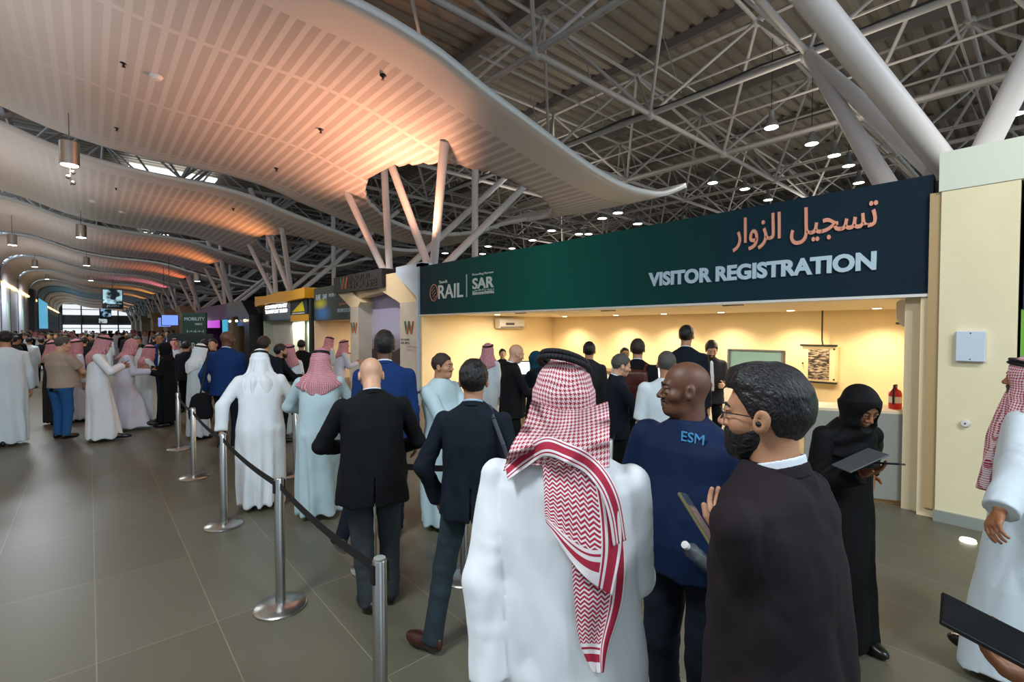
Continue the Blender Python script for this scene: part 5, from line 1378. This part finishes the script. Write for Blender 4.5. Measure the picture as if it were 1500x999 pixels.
# person in black abaya
P4 = Fig('person in black robe and black headscarf looking down at a phone by the counter', u=1236, dep=2.9, vt=567, bow=.05, f=140, w=.92, lod='hi', tone='brown', pitch=30, lean=5,
         rh=('px', 1262, 694, 2.68), lh=('px', 1272, 692, 2.95), rel=(.6, -.9, -.6), lel=(-.5, -.6, -.6), hand_curl=(.55, .5), rn=(0, .2, 1), ln=(0, 0, 1))
P4.body(legs=False).robe(C_abaya, hem=.04, folds=.012, nf=7, seed=1, sleeve=(.06, .066, .055), loose=.98).hijab(C_abaya, back=.34).shoes(C_shoe)
P4.phone(0, 'phone held by the person in black beside the counter', tilt=(-.1, -.25, 1), off=(0, .03, .02), size=(.037, .076))
tb_ = empty('tablet', (0, 0, 0), 0, 'thin grey tablet carried by the person in black', 'tablet'); WP[tb_.name] = (0, 0, 0)
c_ = atd(1259, 674, 2.62); ax_ = (atd(1291, 665, 2.62)-atd(1236, 690, 2.62)).normalized(); ay_ = (atd(1262, 655, 2.75)-atd(1250, 692, 2.55)); ay_ = (ay_-ax_*ay_.dot(ax_)).normalized()
MB().obox(c_, ax_*.115, ay_*.075, ax_.cross(ay_)*.004).build('back_cover', mat('tablet_grey', '5c6064', .35, .4), tb_, bevel=.003)
MB().obox(c_+ax_*.085+ay_*.055-ax_.cross(ay_)*.0045, ax_*.008, ay_*.008, ax_.cross(ay_)*.0012).build('camera_lens', M_black, tb_)
# robed person cut by the right edge
P5 = Fig('person in white robe and red headscarf cut off by the right frame edge', u=1524, dep=2.62, H=1.77, f=-74, w=1.12, lod='hi', tone='brown', yaw=-5,
         lh=('px', 1464, 750, 2.3), rh=(.28, -.02, .83), lel=(-.4, -1, -.6), rel=(.8, -1, -.6), ln=('w', right*.2-fwd*.3+Vector((0, 0, -.6))), hand_curl=(.95, .95), feet=(('g', 1440, 992, 10), (-.1, 0, 10)))
P5.body(legs=False).robe(C_white2, loose=1.05, folds=.014, nf=7, seed=4, sleeve=(.062, .075, .07)).scarf(C_red, back=.62, spread=1.0, front=.34).shoes(C_shoe).beard(C_hair)
P5.add('scarf_corner', lambda P: loft(P, [(P5.neck.z-.52, .02, .22, .04, .035), (P5.neck.z-.2, .05, .17, .09, .05), (P5.neck.z+.02, .05, .07, .1, .09), (P5.neck.z+.12, .04, .03, .09, .1)], 2)+.005*np.sin(P[:, 0]*60+P[:, 2]*12), [P5.neck+Vector((.15, .25, .14)), P5.neck+Vector((-.12, -.08, -.56))], C_red, .03)
# hand holding a phone in the lower right corner
P6 = Fig('person out of frame whose hand holds a dark phone in the lower right corner', xy=tuple((right*1.22+fwd*.66).xy), f=-92, H=1.72, lod='hi', tone='brown',
         rh=('px', 1538, 1008, .85), lh=(-.25, .1, .9), rel=(.5, -.7, -1), hand_curl=(.38, .5), rn=('w', (Vector((0, 0, 1))*.8-fwd*.35)))
P6.body(face=False).jacket(C_dkgrey, lapel=False).trousers(C_char).shoes(C_shoe).hair(C_hair)
ph = empty('phone', (0, 0, 0), 0, 'dark phone held flat in the lower right corner of the photo', 'phone'); WP[ph.name] = (0, 0, 0)
a_, b_ = atd(1404, 903, .82), atd(1530, 968, .76); c_ = (a_+b_)/2; ax_ = (b_-a_).normalized(); n_ = (Vector((0, 0, 1))*.75+(-fwd)*.35); n_ = (n_-ax_*n_.dot(ax_)).normalized(); ay_ = n_.cross(ax_)
MB().obox(c_, ax_*.078, ay_*.037, n_*.0045).build('case', mat('phone_black', '0c0d10', .3), ph, bevel=.003)
MB().obox(c_+n_*.0047, ax_*.074, ay_*.034, n_*.0005).build('display', mat('phone_display_dark', '15181c', .08), ph)

# ================================================================ the queue
P7 = Fig('person from behind in dark jacket and slate trousers with brown loafers', u=688, dep=2.84, vt=528, f=8, w=.98, lod='hi', tone='tan', sway=.02,
         lh=(-.2, .06, .86), lel=(-1, -.5, 0), rh=(.24, .12, .9), feet=(('g', 702, 915, 10), ('g', 632, 955, 62)), hand_curl=.9)
P7.body(hi=False, face=False).jacket(C_navyb, hem=.47, loose=.98).trousers(C_slate, r=(.088, .066, .058)).shoes(C_shoebr).hair(C_hair, thick=.014, back=-.075, fluff=.005).shirtcollar(C_blueshirt, up_=.02)
m_ = MB().path([P7.neck+Vector((.1, .0, .0)), P7.neck+Vector((.13, -.08, -.06)), P7.neck+Vector((.19, -.125, -.2)), P7.neck+Vector((.25, -.12, -.4)), P7.neck+Vector((.28, -.02, -.56))], .013, 6)
P7.prop('bag_strap', m_, mat('strap_grey', '3c4046', .7))
P8 = Fig('bald person from behind with bowed head in a long black coat and grey trousers', u=545, dep=3.25, vt=527, bow=.04, f=-4, w=1.08, lod='hi', tone='light', pitch=32, lean=3,
         lh=(-.16, .28, 1.06), rh=(.16, .26, 1.0), lel=(-1, -.5, -.5), rel=(1, -.5, -.5), feet=(('g', 572, 880, 10), ('g', 540, 895, 14)))
P8.body(hi=True, face=False).jacket(C_black, hem=.43, loose=1.08).trousers(C_char, r=(.09, .07, .062)).shoes(C_shoe).shirtcollar(C_shirt, up_=.012)
m_ = MB()
for sg in (1, -1): m_.path([P8.hw((sg*.053, .095, .006)), P8.hw((sg*.08, .04, .006)), P8.hw((sg*.084, -.005, .002))], .0022, 6)
P8.prop('glasses', m_, mat('glasses_dark', '18140f', .3))
P9 = Fig('tall person from behind in royal blue suit with round black hair', u=563, dep=4.3, vt=486, f=2, w=1.08, lod='mid', tone='dark', feet=((.1, .1, 5), ('g', 497, 812, 30)))
P9.body(hi=False, face=False).jacket(C_blue).trousers(C_navyb).shoes(C_shoe).hair(C_hair, thick=.016, back=-.06, top=.006).shirtcollar(C_shirt)
P10 = Fig('person from behind in white robe and white headdress touching the belt', u=380, dep=5.1, vt=522, bow=.09, f=0, w=1.12, lod='mid', tone='tan', pitch=28, lean=10,
          lh=('px', 324, 632, 4.95), lel=(-1, -.3, -.3), rh=(.12, .32, 1.05), rel=(1, -.4, -.4))
P10.body(hi=False, face=False, legs=False).robe(C_white, folds=.018, nf=8, seed=3).scarf(C_white, back=.5, spread=1.05, fold=.012).shoes(C_shoe)
P11 = Fig('person from behind in pale robe with crossed red headscarf corners', u=466, dep=4.85, vt=518, bow=.06, f=8, w=1.04, lod='mid', tone='tan', pitch=22, lean=7, rh=(.1, .34, 1.08), lh=(-.12, .32, 1.05), lel=(-1, -.4, -.3), rel=(1, -.4, -.3))
P11.body(hi=False, face=False, legs=False).robe(C_pale, folds=.018, nf=8, seed=5).scarf(C_pink, back=.36, spread=1.1, fold=.005, agal=True).shoes(C_shoe)
P12 = Fig('stocky person in pale blue robe facing right with hands folded on belly', u=645, dep=4.64, vt=518, f=128, w=1.22, belly=.07, lod='mid', tone='tan', yaw=-10,
          rh=(.05, .36, 1.06), lh=(-.04, .36, 1.0), rel=(1, -.3, -.5), lel=(-1, -.3, -.5))
P12.body(legs=False).robe(C_pale, folds=.012, nf=7, seed=6).hair(C_hairbr, thick=.01, front=.07).shoes(C_shoe).beard(C_stub, thick=.002)
P13 = Fig('tall bald person in royal blue suit with black shoulder bag', u=334, vf=660, vt=485, f=22, w=1.1, lod='mid', tone='dark', yaw=38, lh=(-.3, .0, .95))
P13.body().jacket(C_blue, hem=.47).trousers(C_navyb).shoes(C_shoe).shirtcollar(C_shirt)
bg = wempty('shoulder_bag', tuple(atd(294, 590, 7.2)), 'black shoulder bag hanging at the side of the blue suited person', 'bag'); q = atd(294, 592, 7.2)
v_, q_ = surfnet(lambda P: np.maximum(loft(P, [(q.z-.22, q.x, q.y, .15, .1), (q.z-.1, q.x, q.y, .16, .11), (q.z+.12, q.x, q.y, .12, .07), (q.z+.17, q.x, q.y, .05, .04)], 3), -9)+.008*wr(P, 1.5, 3), [q[i]-.26 for i in range(3)], [q[i]+.26 for i in range(3)], .018)
o = meshobj('bag_body', [(v_, q_)], C_black); setp(o, bg)
MB().path([q+Vector((0, 0, .17)), atd(300, 548, 7.25), atd(305, 515, 7.3)], .014, 6).build('strap', C_dkgrey, bg)
P14 = Fig('person with brown hair in dark suit walking ahead of the white headdress', u=386, dep=7.4, vt=493, f=12, lod='mid', tone='light', yaw=15)
P14.body().jacket(C_navyb).trousers(C_navyb).shoes(C_shoe).hair(C_hairbr, thick=.016, front=.07)
P15 = Fig('bearded person in dark suit with a teal lanyard facing right', u=409, dep=8.1, vt=504, f=78, lod='mid', tone='tan', rh=(.06, .34, 1.1), lh=(-.08, .36, 1.04), rel=(1, -.3, -.5))
P15.body().jacket(C_black).trousers(C_black).shoes(C_shoe).hair(C_hair, front=.085).beard(C_hair)
m_ = MB().path([P15.neck+Vector((.07, .03, 0)), P15.neck+Vector((.1, .16, -.15)), P15.neck+Vector((.02, .19, -.45)), P15.neck+Vector((-.08, .16, -.15))], .008, 6); P15.prop('lanyard', m_, mat('lanyard_teal', '1c6a7c', .6))
P16 = Fig('person in white robe and pink checked headscarf beyond the teal lanyard', u=423, dep=8.6, vt=504, f=15, lod='lo', tone='tan')
P16.body(legs=False).robe(C_white2, folds=.014).scarf(C_pink).shoes(C_shoe)
P17 = Fig('person from behind in black suit before the yellow booth', u=441, dep=11, vt=498, f=0, lod='lo', tone='tan'); P17.body().jacket(C_black).trousers(C_black).shoes(C_shoe).hair(C_hair)
P18 = Fig('left robed person with pink headscarf at the information desk', u=474, dep=11.8, vt=492, f=50, lod='lo', tone='tan', lean=10, pitch=20, rh=(.1, .36, 1.1)); P18.body(legs=False).robe(C_white2).scarf(C_pink).shoes(C_shoe)
P19 = Fig('right robed person with pink headscarf leaning on the information desk', u=494, dep=11.2, vt=498, f=80, lod='lo', tone='tan', lean=14, rh=(.1, .45, 1.12), lh=(-.1, .42, 1.1)); P19.body(legs=False).robe(C_lav).scarf(C_pink).shoes(C_shoe)
P20 = Fig('person in white robe and white headdress left of the blue suit', u=290, vf=642, vt=503, f=70, lod='mid', tone='tan', pitch=18, rh=(.1, .32, 1.05), lh=(-.1, .3, 1.0)); P20.body(legs=False).robe(C_white2, folds=.012).scarf(C_white, back=.4).shoes(C_shoe).beard(C_hair)
P21 = Fig('person from behind walking in white robe at the left frame edge', u=12, vf=652, vt=485, f=-12, w=1.12, lod='mid', tone='tan', lh=(-.3, .1, .85), rh=(.32, .1, .83), feet=((.1, .2, 5), (-.1, -.15, 5)))
P21.body(hi=False, face=False, legs=False).robe(C_white2, folds=.012).hair(C_hair).shoes(C_shoe).beard(C_hair)
P22 = Fig('grey haired person in beige t-shirt and blue jeans', u=90, vf=642, vt=493, f=52, w=1.16, belly=.07, lod='mid', tone='light', pitch=10, yaw=20, rh=(.08, .34, 1.12), lh=(-.1, .34, 1.08), rel=(1, -.4, -.4), lel=(-1, -.4, -.4))
P22.body(arms=True).tee(C_beige, name='t_shirt', hem=.5, short=.7).trousers(C_jean).shoes(C_shoe).hair(C_hairgr)
P23 = Fig('bearded person in white robe and red headscarf reading a phone, left side', u=146, vf=646, vt=490, f=92, lod='mid', tone='tan', pitch=22, rh=(.08, .32, 1.28), lh=(-.04, .3, 1.24), rel=(1, -.4, -.6), feet=((.12, .25, 10), (-.12, -.1, 10)))
P23.body(legs=False).robe(C_white, folds=.012, seed=3).scarf(C_pink, back=.4).shoes(C_shoe).beard(C_hair).phone(0, 'phone held by the bearded person in white robe on the left', tilt=(0, -.6, .8))
P24 = Fig('person in lavender white robe walking right behind the phone reader', u=184, vf=630, vt=496, f=95, lod='mid', tone='tan', pitch=20, lean=5, rh=(.06, .4, 1.1), lh=(-.1, .34, 1.1), feet=((.1, .35, 5), (-.1, -.2, 5)))
P24.body(legs=False).robe(C_lav, folds=.012, seed=8).scarf(C_pink, back=.28, agal=False).shoes(C_shoe).beard(C_hair)
P25 = Fig('person in long black robe facing left in the group of robed people', u=247, vf=624, vt=501, f=-70, lod='mid', tone='tan', pitch=10, rh=(.1, .34, 1.15), lh=(-.1, .3, 1.1)); P25.body(legs=False).robe(C_abaya, hem=.1, loose=.95).hijab(C_abaya).shoes(C_shoe)
P26 = Fig('person in white robe with long pink headscarf facing the black robe', u=217, vf=618, vt=505, f=88, lod='mid', tone='tan', pitch=12, rh=(.1, .34, 1.12)); P26.body(legs=False).robe(C_white2).scarf(C_pink, back=.5, spread=1.1).shoes(C_shoe)
P27 = Fig('bearded bareheaded person in white robe facing the camera in the left group', u=201, dep=10.8, vt=493, f=172, lod='mid', tone='tan'); P27.body(legs=False).robe(C_white2).hair(C_hair, thick=.014).beard(C_hair).shoes(C_shoe)
P28 = Fig('person with glasses in blue suit facing the camera beyond the left group', u=233, dep=11.2, vt=488, f=178, lod='mid', tone='tan'); P28.body().jacket(C_blue).trousers(C_blue).shirtfront(C_shirt).hair(C_hair).shoes(C_shoe); glasses(P28)
def quick(label, u, dep, vt, f, top, tone='tan', hr=C_hair, lod='lo', **k):
    kind, m1, m2 = top; s = Fig(label, u=u, dep=dep, vt=vt, f=f, lod=lod, tone=tone, **k); s.body(legs=kind != 'robe')
    if kind == 'robe': s.robe(m1)
    elif kind == 'suit': s.jacket(m1).trousers(m2); 
    elif kind == 'tee': s.tee(m1).trousers(m2)
    s.shoes(C_shoe)
    if hr in (C_pink, C_red): s.scarf(hr)
    elif hr == C_white: s.scarf(C_white)
    elif hr == C_stub: pass
    elif hr: s.hair(hr)
    return s
quick('person from behind in black suit far left beside the robed walker', 60, 17, 495, 0, ('suit', C_black, C_black))
quick('dark haired person in dark shirt standing at the far left', 22, 13.5, 492, 60, ('suit', C_dkgrey, C_black))
quick('person in white robe and dark cap walking at the far left', 42, 15.5, 494, 5, ('robe', C_white2, None), hr=C_hair)
quick('person with red headscarf hidden behind the beige t-shirt', 76, 9.6, 499, 80, ('robe', C_dkgrey, None), hr=C_pink)
quick('person with pink headscarf between beige t-shirt and phone reader', 110, 9.9, 497, 70, ('robe', C_lav, None), hr=C_pink)
quick('person in black with back turned beyond the phone reader', 122, 13, 494, 20, ('suit', C_black, C_black), w=1.2)
quick('bareheaded person in pink shade behind the lavender robe', 190, 12.5, 489, 80, ('tee', C_lav, C_black), hr=C_hairbr, tone='light')
quick('person in dark suit standing before the slate rail board', 272, 11, 500, 20, ('suit', C_navyb, C_black))
quick('person with dark cap right of the slate rail board', 312, 9.8, 496, 200, ('suit', C_dkgrey, C_black), tone='light')
quick('person in black near the slate rail board with cap', 300, 12.5, 497, -60, ('suit', C_black, C_black))
quick('white robed person with red scarf under the far green board', 255, 14, 496, 150, ('robe', C_white2, None), hr=C_pink)

# ================================================================ registration booth people
R1 = quick('person in pale shirt and pink headscarf at the left of the registration room', 714, 8, 503, 30, ('robe', C_white2, None), hr=C_pink, lod='mid')
R2 = Fig('bald person in black suit and white shirt holding papers, facing right', u=749, dep=6.2, vt=503, f=72, lod='mid', tone='light', pitch=18, rh=(.1, .36, 1.12), lh=(-.05, .36, 1.08), rel=(.6, -.6, -.6)); R2.body().jacket(C_black).shirtfront(C_shirt).shirtcollar(C_shirt).trousers(C_black).shoes(C_shoe)
R3 = Fig('person in navy robe and teal headscarf beside the bright monitor', u=788, dep=6.9, vt=514, f=-50, lod='mid', tone='tan', H=None, pitch=10, lh=(-.15, .34, 1.1)); R3.body(legs=False).robe(C_navyb).hijab(C_teal).shoes(C_shoe)
R4 = quick('bald person half hidden behind the red headscarf', 815, 7.6, 510, 10, ('suit', C_dkgrey, C_black), tone='light', hr=C_stub, lod='mid')
R5 = quick('person from behind in dark grey suit left of the grey haired person', 863, 6.6, 501, 8, ('suit', C_dkgrey, C_black), lod='mid')
R6 = Fig('grey haired person in navy suit facing right with folded hands', u=903, dep=5.2, vt=518, f=75, lod='mid', tone='light', pitch=14, rh=(.08, .36, 1.06), lh=(-.06, .38, 1.04), rel=(.8, -.5, -.5)); R6.body().jacket(C_navyb).shirtfront(C_shirt).shirtcollar(C_shirt).trousers(C_black).shoes(C_shoe).hair(C_hairgr)
R7 = Fig('person from behind in dark suit wearing a brown leather backpack', u=934, dep=5.9, vt=497, f=4, lod='mid', tone='tan'); R7.body(hi=False, face=False).jacket(C_black).shirtcollar(C_shirt).trousers(C_black).shoes(C_shoe).hair(C_hairbr, thick=.014)
# backpack
bp = empty('backpack', (R7.p.x, R7.p.y, 0), R7.rz, 'brown leather backpack on the back of the person in the booth queue', 'backpack'); M_lea = mat('leather_brown', '4a2018', .4, bump=.3, bscale=40)
def lobj(name, fn, lo, hi, h, m, par): o = meshobj(name, [surfnet(fn, lo, hi, h)], m); o.parent = par; return o
def rbx(P, c, r, e): q = np.abs(P-np.array(c, np.float32))-np.array(r)+e; return np.linalg.norm(np.maximum(q, 0), axis=1)+np.minimum(q.max(1), 0)-e
HZ = R7.H
lobj('bag_body', lambda P: rbx(P, (0, -.24, .69*HZ), (.14, .09, .2), .05)+.003*wr(P, 2, 2), (-.2, -.4, .5*HZ), (.2, -.1, .85*HZ), .012, M_lea, bp)
lobj('front_pocket', lambda P: rbx(P, (0, -.34, .65*HZ), (.1, .03, .1), .025), (-.15, -.4, .55*HZ), (.15, -.28, .75*HZ), .01, M_lea, bp)
for sg in (1, -1):
    MB().path([(sg*.09, -.22, .69*HZ+.19), (sg*.11, -.12, .82*HZ+.02), (sg*.13, .05, .82*HZ), (sg*.14, .12, .72*HZ)], .016, 6).build('strap', M_lea, bp, smooth=True)
R8 = Fig('person from behind in white shirt with dark grey hair beside the backpack', u=977, dep=4.45, vt=515, f=-5, lod='mid', tone='tan', w=1.1); R8.body(arms=True, hi=False, face=False).tee(C_white2, name='shirt', short=1.0).trousers(C_black).shoes(C_shoe).hair(C_hairgr, thick=.008)
R9 = Fig('tallest person from behind in black suit at the registration desk', u=1005, dep=6.1, vt=477, f=6, lod='mid', tone='tan', w=1.05, yaw=10); R9.body(hi=False, face=False).jacket(C_navyb).shirtcollar(C_shirt).trousers(C_black).shoes(C_shoe).hair(C_hair, thick=.012)
R10 = Fig('bearded clerk in dark jacket facing the camera at the booth desk', u=1041, dep=7.3, vt=498, f=170, lod='mid', tone='light', pitch=25, rh=(.12, .32, 1.1), lh=(-.12, .32, 1.1)); R10.body().jacket(C_dkgrey).shirtfront(C_shirt).trousers(C_black).shoes(C_shoe).hair(C_hairbr, thick=.018, top=.012).beard(C_hairbr)
R11 = quick('clerk with glasses facing the camera behind the backpack', 915, 8.6, 509, 170, ('suit', C_white2, C_black), lod='mid'); glasses(R11)
R12 = quick('clerk behind the reception desk at the far left of the room', 736, 10.3, 511, 170, ('suit', C_black, C_black), tone='light')
R13 = quick('clerk facing the camera above the bright monitor', 760, 10.6, 518, 175, ('suit', C_black, C_black))
R14 = quick('dark haired clerk right of the bright monitor', 800, 11, 517, 180, ('suit', C_dkgrey, C_black))

# ================================================================ far crowd (one model of each kind, copied)
random.seed(11)
def far(kind):
    s = Fig('x', xy=(0, 20), H=1.75, lod='far', tone='tan', f=0); s.rz = 0; s.body(hi=False, face=False, legs=kind not in (1, 2, 4, 6))
    if kind == 0: s.jacket(C_black).trousers(C_black).hair(C_hair)
    if kind == 1: s.robe(C_white2).scarf(C_pink)
    if kind == 2: s.robe(C_white2).scarf(C_white)
    if kind == 3: s.jacket(C_dkgrey).trousers(C_char).hair(C_hairbr)
    if kind == 4: s.robe(C_abaya).hijab(C_abaya)
    if kind == 5: s.jacket(C_blue).trousers(C_navyb).hair(C_hair)
    if kind == 6: s.robe(C_lav).hair(C_hair)
    return s
FL = ['distant person in black suit in the crowd down the corridor', 'distant person in white robe and pink headscarf in the crowd', 'distant person in white robe and white headdress in the crowd', 'distant person in dark grey jacket in the crowd down the corridor',
      'distant person in black robe and headscarf in the crowd', 'distant person in blue suit in the crowd down the corridor', 'distant person in plain lavender white robe in the crowd']
pr_ = {}; used_ = [(f_o.location.x, f_o.location.y) for f_o in C.objects if f_o.get('category') == 'person']
for n_ in range(130):
    k = random.choice([0, 0, 0, 1, 1, 2, 3, 3, 4, 5, 6]); u_ = random.uniform(2, 318) if n_ % 3 else random.uniform(60, 250); dep = random.uniform(14, 30)*(1+1.6*(n_/130)**2)
    p = atd(u_, 480, dep)
    if not -4.6 < p.x < 5.4 or any((p.x-a)**2+(p.y-b)**2 < .5 for a, b in used_): continue
    used_.append((p.x, p.y))
    if k not in pr_:
        pr_[k] = far(k).root; o = pr_[k]
    else: o = copy_tree(pr_[k])
    o.location = (p.x, p.y, 0); o.rotation_euler.z = random.choice([0, 0, PI, PI/2, -PI/2, 2.5])+random.uniform(-.4, .4)
    s_ = random.uniform(.95, 1.05); o.scale = (s_, s_, s_); o['label'] = FL[k]; o['group'] = 'far crowd: '+FL[k].replace('distant person ', '').replace(' in the crowd', '').replace(' down the corridor', '')
# ================================================================ lighting
W = bpy.data.worlds.new('world'); bpy.context.scene.world = W; W.use_nodes = True
bgn = W.node_tree.nodes['Background']; bgn.inputs[0].default_value = (.72, .86, 1, 1); bgn.inputs[1].default_value = 1.1
# orange uplights on the booth tops wash the wavy panels
for i in range(12):
    yc = 11.9+11.8*i
    col = [(1, .45, .26), (1, .36, .12), (1, .32, .08), (1, .22, .08), (1, .25, .35), (1, .4, .08), (1, .4, .1), (1, .45, .15)][min(i, 7)]
    light('orange_uplight', 'SPOT', (6.05, yc-1.8 if i == 0 else yc-.5, 3.75), 780 if i == 0 else 480, col, .12, (4.4 if i == 0 else 3.9, yc-1.2, 6.5), 138 if i == 0 else 88, 1)
    if i == 0: light('orange_uplight', 'SPOT', (6.05, yc+1.6, 3.75), 280, col, .12, (4.4, yc+.8, 6.5), 130, 1)
for (x, y, e_) in [(-2.5, 9, 70), (-2.5, 21, 60), (-2.5, 33, 50), (-2.5, 46, 50)]:  # added fill without fixtures, lifts the grey left part of the panels
    light('panel_fill', 'AREA', (x, y, 3.4), e_, (.92, .95, 1), 3, (x, y, 8))
for y in (56, 68): light('wall_fill', 'AREA', (-3.2, y, 5.2), 160, (.8, .86, 1), 1, (-5.1, y, 2.5))  # unseen neutral fill added to brighten the left wall
for y in (58, 70): light('green_wall_light', 'SPOT', (-4.3, y, 5.2), 260, (.25, 1, .3), .1, (-5.1, y+.4, 2.6), 50, .8)
for (x, y) in [(14, 4), (14, 14), (26, 8), (26, 24), (40, 30), (9, -3)]:  # invisible upward fill added to lighten the roof deck
    light('roof_fill', 'AREA', (x, y, 6.5), 100, (1, .92, .8), 3, (x, y, 12))
# booth room light
for tt in (1.2, 2.6, 4.0, 5.4, 6.8, 8.6):
    light('booth_downlight', 'SPOT', R(tt, 4.2, 2.25), 85, (1, .8, .54), .06, R(tt, 4.3, 0), 130, .8)
for tt in (2, 5, 8):
    light('booth_room_light', 'AREA', R(tt, 1.9, 2.26), 95, (1, .82, .6), .9, R(tt, 1.9, 0))
light('info_light', 'AREA', (8.0, 16.7, 2.2), 45, (1, .74, .5), .8, (8.0, 16.7, 0))
light('yellow_booth_light', 'AREA', (6.9, 22, 2.2), 35, (.95, 1, .9), .8, (7.2, 22, 0))
# corridor pendants
for (u, v, dep, lb) in [(102, 242, 11, 0), (119, 348, 20, 0), (127, 389, 31, 0), (51, 391, 36, 0), (133, 411, 44, 0)]:
    q = atd(u, v, dep); light('pendant_beam', 'SPOT', q-Vector((0, 0, .04)), 900, (.9, .96, 1), .12, q-Vector((0, 0, 3)), 100, .8)
for (u, v) in [(1130, 187), (1189, 211), (1243, 243), (1488, 167), (1125, 293), (905, 312), (808, 338)]:
    q = atz(u, v, 7.85); light('high_bay_beam', 'SPOT', q-Vector((0, 0, .04)), 700, (1, .95, .86), .15, q-Vector((0, 0, 3)), 150, .8)
# lamps of the same rows behind and beside the camera
for (x, y) in [(-1.5, 2), (-1.5, 22), (2.5, -4), (8, -5)]:
    light('pendant_beam', 'AREA', (x, y, 6.0), 260, (.86, .93, 1), 1.2, (x, y, 0))
vs.exposure = .35
light('front_fill', 'SPOT', (3.2, 12.8, 6.0), 520, (1, .96, .9), .1, (6.4, 12.8, 2.0), 60, .8)  # added spots with no fixture, brighten the portal and booth fronts
light('front_fill', 'SPOT', (3.2, 17.5, 6.0), 300, (1, .96, .9), .1, (6.4, 18.5, 2.6), 60, .8)
light('pillar_spot', 'SPOT', (3.4, -1.5, 5.5), 260, (1, .97, .86), .15, (6.4, .4, 2.2), 60, .8)
